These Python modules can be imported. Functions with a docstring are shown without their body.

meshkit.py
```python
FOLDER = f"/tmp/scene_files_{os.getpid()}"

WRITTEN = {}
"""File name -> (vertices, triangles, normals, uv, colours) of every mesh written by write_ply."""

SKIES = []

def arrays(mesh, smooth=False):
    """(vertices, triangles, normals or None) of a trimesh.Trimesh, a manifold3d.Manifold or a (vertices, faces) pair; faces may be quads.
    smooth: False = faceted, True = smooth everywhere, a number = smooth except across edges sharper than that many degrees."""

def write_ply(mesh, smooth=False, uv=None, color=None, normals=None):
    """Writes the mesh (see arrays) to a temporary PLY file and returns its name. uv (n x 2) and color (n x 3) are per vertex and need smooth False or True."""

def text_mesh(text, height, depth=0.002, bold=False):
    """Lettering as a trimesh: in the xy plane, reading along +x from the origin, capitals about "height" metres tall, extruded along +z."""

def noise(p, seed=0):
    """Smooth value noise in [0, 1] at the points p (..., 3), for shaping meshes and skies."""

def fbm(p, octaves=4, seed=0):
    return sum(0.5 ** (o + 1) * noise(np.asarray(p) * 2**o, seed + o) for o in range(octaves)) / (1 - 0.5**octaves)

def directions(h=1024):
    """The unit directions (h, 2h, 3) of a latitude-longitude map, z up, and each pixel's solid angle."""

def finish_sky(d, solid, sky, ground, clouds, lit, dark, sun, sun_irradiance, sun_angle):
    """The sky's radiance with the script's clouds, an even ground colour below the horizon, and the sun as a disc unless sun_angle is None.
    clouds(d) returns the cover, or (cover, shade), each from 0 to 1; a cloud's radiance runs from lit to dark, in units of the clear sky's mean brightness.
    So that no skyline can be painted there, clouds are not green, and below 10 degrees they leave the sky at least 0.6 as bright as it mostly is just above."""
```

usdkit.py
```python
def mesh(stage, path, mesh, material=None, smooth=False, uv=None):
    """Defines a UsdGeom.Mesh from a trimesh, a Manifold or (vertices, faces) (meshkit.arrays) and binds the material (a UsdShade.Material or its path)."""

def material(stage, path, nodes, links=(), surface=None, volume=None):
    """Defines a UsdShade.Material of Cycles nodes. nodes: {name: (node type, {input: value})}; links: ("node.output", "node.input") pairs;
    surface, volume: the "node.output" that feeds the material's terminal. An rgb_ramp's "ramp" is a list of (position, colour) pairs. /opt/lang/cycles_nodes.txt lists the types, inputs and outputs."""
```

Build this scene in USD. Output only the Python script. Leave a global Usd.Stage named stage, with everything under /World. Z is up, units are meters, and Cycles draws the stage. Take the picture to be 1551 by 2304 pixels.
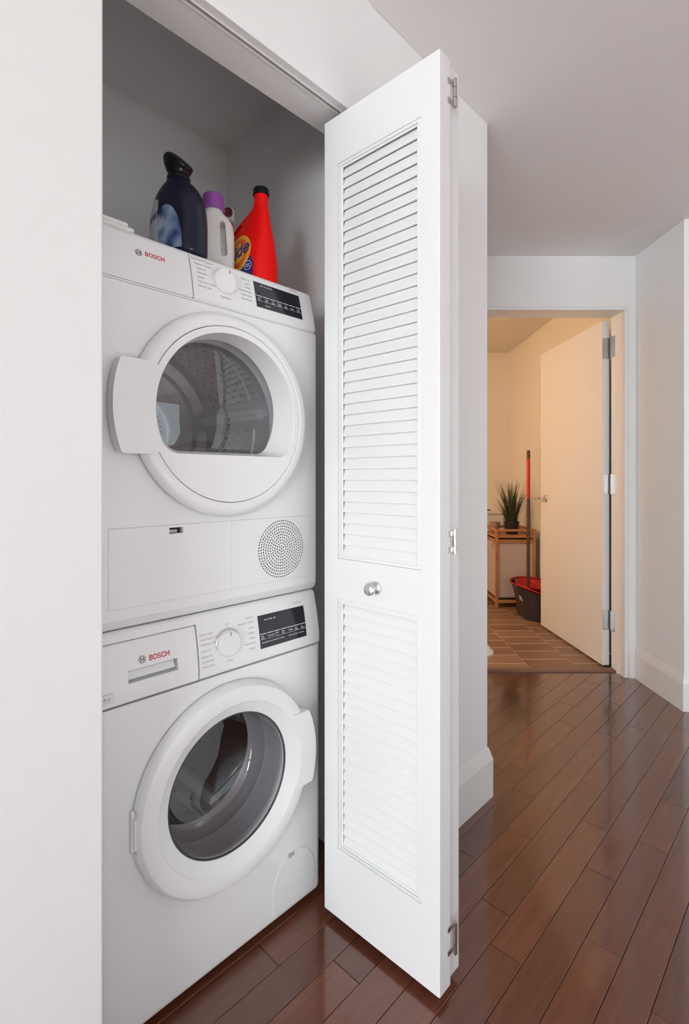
import math, random
import numpy as np
import trimesh
import manifold3d as m3
from manifold3d import Manifold, CrossSection
from shapely.geometry import Polygon, Point, LineString, box as sbox
from shapely import affinity
import meshkit, usdkit
from pxr import Usd, UsdGeom, UsdLux, UsdShade, Sdf, Gf

random.seed(7)
RNG = np.random.default_rng(7)
stage = Usd.Stage.CreateInMemory()
UsdGeom.SetStageUpAxis(stage, UsdGeom.Tokens.z)
UsdGeom.Xform.Define(stage, '/World')
UsdGeom.Scope.Define(stage, '/World/Looks')

# ------------------------------------------------------------------ camera, light, exposure
FPX, CX, CY, H = 1150.0, 775.5, 1076.0, 1.163          # focal length and principal point in pixels of 1551 x 2304, eye height
cam = UsdGeom.Camera.Define(stage, '/World/camera')
APW = 24.0
cam.CreateHorizontalApertureAttr(APW)
cam.CreateVerticalApertureAttr(APW * 2304 / 1551)
cam.CreateFocalLengthAttr(APW * FPX / 1551)
cam.CreateVerticalApertureOffsetAttr(-(1152 - CY) / 1551 * APW)
cam.CreateClippingRangeAttr((0.05, 100.0))
cam.CreateFStopAttr(0.0)
cam.AddTranslateOp().Set((0, 0, H))
cam.AddRotateXOp().Set(90.0)
EXPOSURE = 0.01
cam.CreateExposureAttr(EXPOSURE)

TH = math.atan2(1880 - CX, FPX)                        # the closet wall runs at this angle from the view axis
D = np.array([math.sin(TH), math.cos(TH)])             # along the closet front, to the right
Q = np.array([-math.cos(TH), math.sin(TH)])            # into the closet
P0 = np.array([-0.0664, 1.4279])                       # right front corner of the washer on the floor
RZ = math.degrees(math.atan2(D[1], D[0]))


def W(s, t, z=0.0):
    p = P0 + s * D + t * Q
    return (float(p[0]), float(p[1]), float(z))


def st(x, y):
    v = np.array([x, y]) - P0
    return float(v @ D), float(v @ Q)


WIN_S, WIN_T, CEIL = -7.0, -6.0, 2.46                  # window walls and ceiling height
def rect_light(name, pos, rz_normal, w, h, power, color):
    """a rectangle of daylight whose -Z looks along the horizontal direction rz_normal (x, y)"""
    L = UsdLux.RectLight.Define(stage, '/World/' + name)
    z = -np.array([rz_normal[0], rz_normal[1], rz_normal[2] if len(rz_normal) > 2 else 0.0]); z /= np.linalg.norm(z)
    x = np.cross([0, 0, 1.0], z); x /= np.linalg.norm(x)
    y = np.cross(z, x)
    m = Gf.Matrix4d(*x, 0, *y, 0, *z, 0, *pos, 1)
    L.AddTransformOp().Set(m)
    L.CreateWidthAttr(w); L.CreateHeightAttr(h); L.CreateIntensityAttr(power); L.CreateColorAttr(color)
    return L
rect_light('daylight_window_side', W(WIN_S - 0.25, -2.4, 1.25), (*D,), 4.1, 2.1, 15.0, (0.955, 0.985, 1.0))
rect_light('daylight_window_back', W(-1.0, WIN_T - 0.25, 1.25), (*Q,), 5.6, 2.1, 0.3, (0.97, 0.985, 1.0))
bath = UsdLux.SphereLight.Define(stage, '/World/bathroom_lamp')
bath.AddTranslateOp().Set((-0.6, 3.36, 1.9)); bath.CreateRadiusAttr(0.09); bath.CreateIntensityAttr(122.0); bath.CreateColorAttr((1.0, 0.635, 0.345))
sun = UsdLux.DistantLight.Define(stage, '/World/sun')
_h = 0.95 * Q + 0.10 * D; _h /= np.linalg.norm(_h); _e = math.radians(32)
_z = -np.array([_h[0] * math.cos(_e), _h[1] * math.cos(_e), -math.sin(_e)]); _x = np.cross([0, 0, 1.0], _z); _x /= np.linalg.norm(_x); _y = np.cross(_z, _x)
sun.AddTransformOp().Set(Gf.Matrix4d(*_x, 0, *_y, 0, *_z, 0, 0, 0, 0, 1))
sun.CreateAngleAttr(0.53); sun.CreateNormalizeAttr(True); sun.CreateIntensityAttr(6.0); sun.CreateColorAttr((0.96, 0.98, 1.0))
dome = UsdLux.DomeLight.Define(stage, '/World/sky')
dome.CreateIntensityAttr(0.46); dome.CreateColorAttr((0.85, 0.92, 1.0))

# ------------------------------------------------------------------ materials
def mat(name, color, rough=0.5, metal=0.0, bump=None, **kw):
    nodes = {'p': ('principled_bsdf', {'base_color': color, 'roughness': rough, 'metallic': metal, **kw})}
    links = []
    if bump:
        sc, dist = bump
        nodes['g'] = ('geometry', {}); nodes['n'] = ('noise_texture', {'scale': sc, 'detail': 3.0})
        nodes['b'] = ('bump', {'strength': 0.5, 'distance': dist})
        links += [('g.position', 'n.vector'), ('n.fac', 'b.height'), ('b.normal', 'p.normal')]
    return usdkit.material(stage, '/World/Looks/' + name, nodes, links, surface='p.BSDF')


def grain_mat(name, dark, light, rough, angle, scale=(3, 45, 45), spread=0.5, coat=0.0, bump=0.0003, hue=0.0):
    """wood: streaks along the local direction `angle` (radians from world x), each piece its own tone"""
    n = {'g': ('geometry', {}), 'o': ('object_info', {}),
         'off': ('combine_xyz', {}), 'mul': ('math', {'math_type': 'multiply', 'value2': 37.0}), 'mul2': ('math', {'math_type': 'multiply', 'value2': 91.0}),
         'add': ('vector_math', {'math_type': 'add'}),
         'rot': ('vector_rotate', {'rotate_type': 'z_axis', 'angle': -angle}),
         'map': ('mapping', {'scale': scale}),
         'n1': ('noise_texture', {'scale': 1.0, 'detail': 6.0, 'roughness': 0.62, 'distortion': 0.6}),
         'map2': ('mapping', {'scale': (1.2, 6, 6)}), 'n2': ('noise_texture', {'scale': 1.0, 'detail': 2.0}),
         'mixn': ('mix_float', {'fac': 0.45}),
         'r': ('rgb_ramp', {'ramp': [(0.28, dark), (0.72, light)]}),
         'tone': ('map_range', {'from_min': 0.0, 'from_max': 1.0, 'to_min': 1 - spread * 0.45, 'to_max': 1 + spread * 0.55}),
         'h': ('hsv', {'saturation': 1.0}),
         'rr': ('map_range', {'from_min': 0.3, 'from_max': 0.7, 'to_min': rough * 0.85, 'to_max': rough * 1.25}),
         'b': ('bump', {'strength': 0.35, 'distance': bump}),
         'p': ('principled_bsdf', {'coat_weight': coat, 'coat_roughness': 0.07})}
    l = [('o.random', 'mul.value1'), ('o.random', 'mul2.value1'), ('mul.value', 'off.x'), ('mul2.value', 'off.y'),
         ('g.position', 'rot.vector'), ('rot.vector', 'add.vector1'), ('off.vector', 'add.vector2'), ('add.vector', 'map.vector'), ('add.vector', 'map2.vector'),
         ('map.vector', 'n1.vector'), ('map2.vector', 'n2.vector'), ('n1.fac', 'mixn.a'), ('n2.fac', 'mixn.b'), ('mixn.result', 'r.fac'),
         ('r.color', 'h.color'), ('o.random', 'tone.value'), ('tone.result', 'h.value'), ('h.color', 'p.base_color'),
         ('n1.fac', 'rr.value'), ('rr.result', 'p.roughness'), ('n1.fac', 'b.height'), ('b.normal', 'p.normal')]
    return usdkit.material(stage, '/World/Looks/' + name, n, l, surface='p.BSDF')


def pane_mat(name, tint, ior=1.5, rough=0.0, gloss=(1, 1, 1)):
    """a thin pane: clear by transmission, mirror by fresnel, the same from both sides"""
    return usdkit.material(stage, '/World/Looks/' + name,
        {'t': ('transparent_bsdf', {'color': tint}), 's': ('glossy_bsdf', {'color': gloss, 'roughness': rough}), 'f': ('fresnel', {}), 'm': ('mix_closure', {}),
         'g': ('geometry', {}), 'i': ('map_range', {'from_min': 0.0, 'from_max': 1.0, 'to_min': ior, 'to_max': 1.0 / ior})},
        [('g.backfacing', 'i.value'), ('i.result', 'f.IOR'), ('f.fac', 'm.fac'), ('t.BSDF', 'm.closure1'), ('s.BSDF', 'm.closure2')], surface='m.closure')


M = {}
M['wall'] = mat('wall_paint', (0.855, 0.855, 0.85), 0.6, bump=(180.0, 0.0004))
M['ceil'] = mat('ceiling_paint', (0.88, 0.875, 0.87), 0.75, bump=(140.0, 0.0005))
M['trim'] = mat('trim_gloss_paint', (0.83, 0.825, 0.815), 0.3)
M['door'] = mat('door_white_paint', (0.80, 0.805, 0.81), 0.32)
M['bathwall'] = mat('bathroom_wall_paint', (0.84, 0.80, 0.74), 0.6, bump=(180.0, 0.0004))
M['enamel'] = mat('white_enamel', (0.85, 0.86, 0.86), 0.28, coat_weight=0.3)
M['plastic'] = mat('white_plastic', (0.85, 0.86, 0.86), 0.33)
M['plastic2'] = mat('white_plastic_matt', (0.83, 0.84, 0.84), 0.45)
M['legend'] = mat('grey_print', (0.42, 0.42, 0.43), 0.6)
M['legend_red'] = mat('pale_red_print', (0.62, 0.42, 0.41), 0.6)
M['red_print'] = mat('red_print', (0.52, 0.03, 0.05), 0.5)
M['dark_print'] = mat('dark_grey_print', (0.09, 0.09, 0.10), 0.5)
M['white_print'] = mat('white_print', (0.85, 0.86, 0.88), 0.5)
M['display'] = mat('black_display_glass', (0.018, 0.02, 0.028), 0.08, specular_ior_level=0.6)
M['seal'] = mat('grey_rubber', (0.46, 0.45, 0.46), 0.42)
M['steel'] = mat('drum_steel', (0.22, 0.22, 0.235), 0.28, 1.0)
M['zinc'] = mat('dryer_drum_zinc', (0.60, 0.60, 0.62), 0.38, 0.75)
M['lifter'] = mat('drum_lifter_plastic', (0.70, 0.71, 0.74), 0.3)
M['hole'] = mat('dark_cavity', (0.012, 0.012, 0.014), 0.6)
M['darkgrey'] = mat('dark_grey_plastic', (0.06, 0.06, 0.065), 0.45)
M['chrome'] = mat('polished_chrome', (0.50, 0.495, 0.49), 0.33, 1.0)
M['nickel'] = mat('brushed_nickel', (0.66, 0.64, 0.60), 0.24, 1.0)
M['satin'] = mat('satin_steel', (0.72, 0.72, 0.72), 0.3, 1.0)
M['washglass'] = pane_mat('washer_glass', (0.86, 0.86, 0.88), 1.8)
M['dryglass'] = pane_mat('dryer_glass', (0.76, 0.76, 0.78), 2.1)
M['windowglass'] = pane_mat('window_glass', (0.97, 0.98, 0.98), 1.45)
M['wood'] = grain_mat('red_brown_plank', (0.100, 0.027, 0.0145), (0.178, 0.054, 0.026), 0.24, math.atan2(D[1], D[0]), spread=0.40, coat=1.0, bump=0.00012)
M['subfloor'] = mat('dark_subfloor', (0.012, 0.006, 0.004), 0.8)
M['bamboo'] = grain_mat('bamboo', (0.36, 0.15, 0.055), (0.52, 0.26, 0.11), 0.45, 0.0, scale=(20, 20, 20), spread=0.3)
M['canvas'] = mat('canvas_bag', (0.56, 0.47, 0.43), 0.9, bump=(500.0, 0.0006))
M['tile'] = grain_mat('brown_tile', (0.20, 0.115, 0.075), (0.29, 0.175, 0.115), 0.38, 0.0, scale=(4, 30, 30), spread=0.35, bump=0.0002)
M['grout'] = mat('pale_grout', (0.74, 0.58, 0.44), 0.85)
M['threshold'] = grain_mat('threshold_wood', (0.17, 0.09, 0.06), (0.25, 0.14, 0.10), 0.4, 0.0, spread=0.1)
M['red_plastic'] = mat('red_plastic', (0.93, 0.004, 0.003), 0.42, specular_ior_level=0.25)
M['red_handle'] = mat('red_handle', (0.62, 0.012, 0.012), 0.35)
M['brown_metal'] = mat('brown_handle', (0.075, 0.035, 0.025), 0.35)
M['bucket'] = mat('black_bucket_plastic', (0.035, 0.028, 0.030), 0.4)
M['bucket_red'] = mat('red_wringer_plastic', (0.50, 0.008, 0.012), 0.35)
M['navy'] = mat('navy_bottle_plastic', (0.006, 0.008, 0.027), 0.28, specular_ior_level=0.35)
M['black'] = mat('black_cap_plastic', (0.005, 0.005, 0.009), 0.35, specular_ior_level=0.25)
M['bottle_white'] = mat('white_bottle_plastic', (0.78, 0.76, 0.74), 0.35, subsurface_weight=0.1)
M['purple'] = mat('purple_cap_plastic', (0.30, 0.075, 0.38), 0.35)
M['maroon'] = mat('dark_red_cap', (0.16, 0.012, 0.02), 0.35)
M['yellow'] = mat('yellow_print', (0.85, 0.50, 0.03), 0.4)
M['orange'] = mat('orange_print', (0.85, 0.13, 0.02), 0.4)
M['blue'] = mat('blue_print', (0.025, 0.03, 0.20), 0.4)
M['label_grey'] = mat('silver_label', (0.50, 0.52, 0.55), 0.35)
M['label_blue'] = usdkit.material(stage, '/World/Looks/pale_blue_label',
    {'g': ('geometry', {}), 'n': ('noise_texture', {'scale': 26.0, 'detail': 1.0}), 'r': ('rgb_ramp', {'ramp': [(0.32, (0.035, 0.07, 0.20)), (0.5, (0.20, 0.30, 0.48)), (0.68, (0.46, 0.55, 0.64))]}),
     'p': ('principled_bsdf', {'roughness': 0.3})},
    [('g.position', 'n.vector'), ('n.fac', 'r.fac'), ('r.color', 'p.base_color')], surface='p.BSDF')
M['cloth'] = mat('white_cloth', (0.80, 0.79, 0.77), 0.9)
M['pot'] = mat('black_pot', (0.018, 0.016, 0.016), 0.4)
M['candle'] = mat('frosted_brown_jar', (0.42, 0.26, 0.17), 0.25)
M['soil'] = mat('dark_soil', (0.02, 0.015, 0.01), 0.9)
M['grass'] = usdkit.material(stage, '/World/Looks/grass_blade',
    {'g': ('geometry', {}), 'r': ('rgb_ramp', {'ramp': [(0.0, (0.065, 0.08, 0.025)), (0.5, (0.15, 0.15, 0.05)), (1.0, (0.30, 0.23, 0.08))]}),
     'p': ('principled_bsdf', {'roughness': 0.5}), 't': ('translucent_bsdf', {}), 'm': ('mix_closure', {'fac': 0.2})},
    [('g.random_per_island', 'r.fac'), ('r.color', 'p.base_color'), ('r.color', 't.color'), ('p.BSDF', 'm.closure1'), ('t.BSDF', 'm.closure2')], surface='m.closure')

# ------------------------------------------------------------------ scene helpers
_count = {}
def numbered(parent, name):
    k = (str(parent), name); n = _count.get(k, 0); _count[k] = n + 1
    return name if n == 0 else f'{name}_{n:03d}'


def tag(prim, label=None, cat=None, group=None, kind=None):
    for k, v in (('label', label), ('category', cat), ('group', group), ('kind', kind)):
        if v: prim.SetCustomDataByKey(k, v)
    return prim


class Thing:
    """an Xform under /World; its parts are meshes given in the closet frame (s, t, z) when rz is RZ, else in world axes, relative to loc"""
    def __init__(self, name, label, cat=None, loc=(0, 0, 0), rz=0.0, base=(0, 0, 0), group=None, kind=None):
        self.x = UsdGeom.Xform.Define(stage, '/World/' + numbered('/World', name))
        self.x.AddTranslateOp().Set(tuple(map(float, loc))); self.x.AddRotateZOp().Set(float(rz))
        self.path, self.base = str(self.x.GetPath()), np.array(base, float)
        tag(self.x.GetPrim(), label, cat, group, kind)

    def part(self, name, mesh, m, smooth=30, label=None, kind=None, parent=None):
        p = parent or self.path
        path = f'{p}/{numbered(p, name)}'
        v, f = va(mesh)
        g = usdkit.mesh(stage, path, (v - self.base, f), M[m] if isinstance(m, str) else m, smooth=smooth)
        tag(g.GetPrim(), label, None, None, kind)
        return path


def closet_thing(name, label, cat=None, base=(0, 0, 0), **k):
    return Thing(name, label, cat, W(*base), RZ, base, **k)


def va(mesh):
    if isinstance(mesh, Manifold):
        m = mesh.to_mesh(); return np.array(m.vert_properties[:, :3], float), np.array(m.tri_verts, int)
    if isinstance(mesh, trimesh.Trimesh):
        return np.array(mesh.vertices), np.array(mesh.faces)
    v, f = np.asarray(mesh[0], float), np.asarray(mesh[1], int)
    if f.shape[1] == 4: f = np.vstack([f[:, [0, 1, 2]], f[:, [0, 2, 3]]])
    return v, f


def structure(name, mesh, m, label, cat, smooth=False):
    """a one-mesh piece of the setting, in world coordinates"""
    path = '/World/' + numbered('/World', name)
    g = usdkit.mesh(stage, path, va(mesh), M[m], smooth=smooth)
    tag(g.GetPrim(), label, cat, None, 'structure')
    return path


def to_world(mesh):
    v, f = va(mesh)
    xy = P0 + v[:, :1] * D + v[:, 1:2] * Q
    return np.column_stack([xy, v[:, 2]]), f


def box(x0, x1, y0, y1, z0, z1):
    return Manifold.cube((x1 - x0, y1 - y0, z1 - z0)).translate((x0, y0, z0))


def rbox(x0, x1, y0, y1, z0, z1, r=0.003, seg=12):
    s = Manifold.sphere(r, seg)
    return Manifold.batch_hull([s.translate((x, y, z)) for x in (x0 + r, x1 - r) for y in (y0 + r, y1 - r) for z in (z0 + r, z1 - r)])


def join(*ms):
    vs, fs, n = [], [], 0
    for m in ms:
        v, f = va(m); vs.append(v); fs.append(f + n); n += len(v)
    return np.vstack(vs), np.vstack(fs)


def solid(mesh):
    v, f = va(mesh)
    tm = trimesh.Trimesh(v, f, process=True, merge_tex=True, merge_norm=True)
    trimesh.repair.fix_normals(tm)
    return Manifold(m3.Mesh(np.asarray(tm.vertices, np.float32), np.asarray(tm.faces, np.uint32)))


def lathe(profile, axis='z', center=(0, 0, 0), n=72):
    """profile [(r, h)] turned about an axis through center; the profile may be open"""
    p = np.asarray(profile, float); a = np.linspace(0, 2 * np.pi, n, endpoint=False)
    c, s = np.cos(a)[:, None], np.sin(a)[:, None]
    R, h = p[None, :, 0], np.broadcast_to(p[None, :, 1], (n, len(p)))
    u, w = R * c, R * s
    v = np.stack({'z': (u, w, h), 'y': (w, h, u), 'x': (h, u, w)}[axis], -1).reshape(-1, 3) + np.asarray(center)
    k = len(p); i, j = np.meshgrid(np.arange(n), np.arange(k - 1), indexing='ij')
    i2 = (i + 1) % n
    q = np.stack([i * k + j, i2 * k + j, i2 * k + j + 1, i * k + j + 1], -1).reshape(-1, 4)
    f = np.vstack([q[:, [0, 1, 2]], q[:, [0, 2, 3]]])
    tm = trimesh.Trimesh(v, f, process=False); tm.merge_vertices(); tm.update_faces(tm.nondegenerate_faces())
    return np.array(tm.vertices), np.array(tm.faces)


def cyl(r, axis, a0, a1, c1, c2, n=24, r2=None):
    """cylinder along an axis from a0 to a1 at the other two coordinates (in x, y, z order)"""
    m = Manifold.cylinder(a1 - a0, r, r if r2 is None else r2, n)
    if axis == 'z': return m.translate((c1, c2, a0))
    if axis == 'y': return m.rotate((-90, 0, 0)).translate((c1, a0, c2))
    return m.rotate((0, 90, 0)).translate((a0, c1, c2))


def extrude_y(poly, y0, y1):
    """a shapely polygon in (x, z) made solid from y0 to y1"""
    out = []
    for g in getattr(poly, 'geoms', [poly]):
        m = trimesh.creation.extrude_polygon(g, y1 - y0, engine='earcut')
        v = np.array(m.vertices); out.append((np.column_stack([v[:, 0], y0 + v[:, 2], v[:, 1]]), np.array(m.faces)[:, ::-1]))
    return join(*out)


def tube(points, r, n=10):
    p = np.asarray(points, float); r = np.broadcast_to(r, len(p))
    return Manifold.batch_boolean([Manifold.batch_hull([Manifold.sphere(r[i], n).translate(p[i]), Manifold.sphere(r[i + 1], n).translate(p[i + 1])]) for i in range(len(p) - 1)], m3.OpType.Add)


def text_y(txt, x0, z0, height, y, depth=0.0004, bold=False, width=None):
    """lettering facing -y: baseline starts at (x0, z0), front at y"""
    m = meshkit.text_mesh(txt, height, depth, bold)
    v = np.array(m.vertices)
    if width: v[:, 0] *= width / (v[:, 0].max() - v[:, 0].min())
    return np.column_stack([x0 + v[:, 0], y - v[:, 2] + depth * 0.5, z0 + v[:, 1]]), np.array(m.faces)


def refined(mesh, size):
    v, f = va(mesh)
    v, f = trimesh.remesh.subdivide_to_size(v, f, size, max_iter=12)
    return v, f


def lean(mesh, fn):
    v, f = va(mesh); v = v.copy(); v[:, 1] += fn(v[:, 2]); return v, f


def loft(sections, n=56, caps=True):
    """sections: (z, cx, cy, a, b, e): superellipses stacked in z; a solid"""
    a = np.linspace(0, 2 * np.pi, n, endpoint=False); rows = []
    for z, cx, cy, ra, rb, e in sections:
        c, s = np.cos(a), np.sin(a)
        rows.append(np.column_stack([cx + ra * np.sign(c) * abs(c) ** (2 / e), cy + rb * np.sign(s) * abs(s) ** (2 / e), np.full(n, z)]))
    v = np.vstack(rows); k = len(sections)
    i, j = np.meshgrid(np.arange(k - 1), np.arange(n), indexing='ij'); j2 = (j + 1) % n
    q = np.stack([i * n + j, i * n + j2, (i + 1) * n + j2, (i + 1) * n + j], -1).reshape(-1, 4)
    f = [q[:, [0, 1, 2]], q[:, [0, 2, 3]]]
    if caps:
        b, t = len(v), len(v) + 1
        v = np.vstack([v, rows[0].mean(0), rows[-1].mean(0)])
        o = (k - 1) * n; jj = np.arange(n)
        f += [np.column_stack([np.full(n, b), (jj + 1) % n, jj]), np.column_stack([np.full(n, t), o + jj, o + (jj + 1) % n])]
    return v, np.vstack(f)


def smooth_sections(keys, m=5):
    """a smooth run of loft sections through the keys"""
    from scipy.interpolate import PchipInterpolator
    k = np.asarray(keys, float); x = np.arange(len(k)); xs = np.linspace(0, len(k) - 1, (len(k) - 1) * m + 1)
    return [tuple(r) for r in PchipInterpolator(x, k)(xs)]

# ------------------------------------------------------------------ the shell
WT0, WT1 = -0.12, -0.004                               # closet front wall: hall face and inner face
OPL, OPR, HEAD = -0.634, 0.078, 2.127                  # closet opening: left and right edge, header height
CL, CR, CB = -0.665, 0.15, 0.70                        # closet inside: left, right and back wall
CORNER = 0.727                                         # where the closet wall ends
BACKH = 1.62                                           # the return behind the corner reaches the end wall here
ENDY, ENDX, JOGY = 2.985, 1.7015, 2.56
HOLE_L, HOLE_R, HOLE_Z = 0.765, 1.652, 2.162           # rough hole of the bathroom doorway
BATHX, BATHY, BATHC, ENDT = 1.76, 5.49, 2.51, 0.14

structure('wall_left', to_world(rbox(WIN_S, OPL, WT0, WT1, 0, CEIL, 0.004)), 'wall', 'white wall left of the closet opening, its edge beside the washing machine', 'wall', 30)
structure('wall_header', to_world(join(box(OPL - 0.004, OPR + 0.004, WT0, -0.1015, HEAD, CEIL), box(OPL - 0.004, OPR + 0.004, -0.1015, -0.0855, HEAD + 0.03, CEIL), box(OPL - 0.004, OPR + 0.004, -0.0855, WT1, HEAD, CEIL))),
          'wall', 'white header over the closet opening with the track slot in its underside', 'wall')
structure('wall_corner', to_world(rbox(OPR, CORNER, WT0, WT1, 0, CEIL, 0.004)), 'wall', 'narrow white wall between the folding door and the hall corner', 'wall', 30)
structure('wall_return', to_world(box(CORNER - 0.115, CORNER, WT1, BACKH, 0, CEIL)), 'wall', 'white wall turning back behind the hall corner', 'wall')
structure('wall_closet_right', to_world(box(CR, CR + 0.1, WT1, CB + 0.1, 0, CEIL)), 'wall', 'white side wall inside the closet, right of the dryer', 'wall')
structure('wall_closet_left', to_world(box(CL - 0.1, CL, WT1, CB + 0.1, 0, CEIL)), 'wall', 'white side wall inside the closet, left of the dryer', 'wall')
structure('wall_closet_back', to_world(box(CL, CR, CB, CB + 0.1, 0, CEIL)), 'wall', 'white back wall inside the closet behind the bottles', 'wall')
structure('wall_end', box(-1.0, ENDX + 0.2, ENDY, ENDY + ENDT, 0, BATHC + 0.1) - box(HOLE_L, HOLE_R, ENDY - 0.1, ENDY + ENDT + 0.1, -0.1, HOLE_Z), 'wall', 'white wall at the end of the hall around the bathroom doorway', 'wall')
structure('wall_right', join(box(ENDX, ENDX + 0.1, JOGY + 0.1, ENDY, 0, CEIL), box(ENDX, 4.0, JOGY, JOGY + 0.1, 0, CEIL)), 'wall', 'white wall to the right of the bathroom doorway with its outer corner', 'wall')
wins = box(WIN_S - 0.12, WIN_S, WIN_T - 0.12, WT1, 0, CEIL) - box(WIN_S - 0.2, WIN_S + 0.1, -4.4, -0.35, 0.2, 2.25)
structure('wall_window_side', to_world(wins), 'wall', 'white window wall of the living room behind the camera', 'wall')
winb = box(WIN_S, 3.65, WIN_T - 0.12, WIN_T, 0, CEIL) - box(-3.8, 1.8, WIN_T - 0.2, WIN_T + 0.1, 0.2, 2.25)
structure('wall_window_back', to_world(winb), 'wall', 'second white window wall of the living room behind the camera', 'wall')
structure('wall_living', to_world(box(3.63, 3.75, WIN_T, -2.05, 0, CEIL)), 'wall', 'white far wall of the living room beyond the right edge', 'wall')
room = Polygon([W(*p)[:2] for p in ((WIN_S - 0.1, WIN_T - 0.1), (3.75, WIN_T - 0.1), (3.75, 1.7), (WIN_S - 0.1, 1.7))])
hall = room.intersection(sbox(-19, -19, 19, ENDY + 0.06))
cm = trimesh.creation.extrude_polygon(hall, 0.1, engine='earcut'); cm.apply_translation((0, 0, CEIL))
structure('ceiling', cm, 'ceil', 'plain white ceiling of hall and closet', 'ceiling')
# bathroom shell
structure('wall_bathroom_right', box(BATHX, BATHX + 0.1, ENDY + ENDT, BATHY + 0.1, 0, BATHC), 'bathwall', 'cream bathroom wall behind the opened door', 'wall')
structure('wall_bathroom_back', box(-0.9, BATHX, BATHY, BATHY + 0.1, 0, BATHC), 'bathwall', 'cream back wall of the bathroom behind the plant', 'wall')
structure('wall_bathroom_left', box(-1.0, -0.9, ENDY + ENDT, BATHY + 0.1, 0, BATHC), 'bathwall', 'cream wall at the hidden side of the bathroom', 'wall')
structure('ceiling_bathroom', box(-1.0, BATHX + 0.1, ENDY + ENDT, BATHY + 0.1, BATHC, BATHC + 0.1), 'bathwall', 'bathroom ceiling above the open door', 'ceiling')

# windows behind the camera
def window(name, along, fix, a0, a1, label):
    w = closet_thing(name, label, 'window', kind='structure')
    def bar(u0, u1, z0, z1):
        return to_closet(u0, u1, fix - 0.06, fix - 0.01, z0, z1)
    def to_closet(u0, u1, f0, f1, z0, z1):
        return rbox(f0, f1, u0, u1, z0, z1, 0.004, 8) if along == 't' else rbox(u0, u1, f0, f1, z0, z1, 0.004, 8)
    for b in ((a0, a1, 0.2, 0.26), (a0, a1, 2.19, 2.25), (a0, a0 + 0.06, 0.26, 2.19), (a1 - 0.06, a1, 0.26, 2.19)):
        w.part('window_frame', bar(*b), 'trim')
    n = 3; step = (a1 - a0) / n
    for i in range(1, n):
        w.part('mullion', bar(a0 + i * step - 0.03, a0 + i * step + 0.03, 0.26, 2.19), 'trim')
    for i in range(n):
        u0, u1 = a0 + i * step + 0.03, a0 + (i + 1) * step - 0.03
        m = box(fix - 0.04, fix - 0.034, u0, u1, 0.26, 2.19) if along == 't' else box(u0, u1, fix - 0.04, fix - 0.034, 0.26, 2.19)
        w.part('pane', m, 'windowglass', smooth=False)
window('window_1', 't', WIN_S, -4.4, -0.35, 'tall three-pane window in the side wall of the living room')
window('window_2', 's', WIN_T, -3.8, 1.8, 'tall three-pane window in the back wall of the living room')

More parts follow.
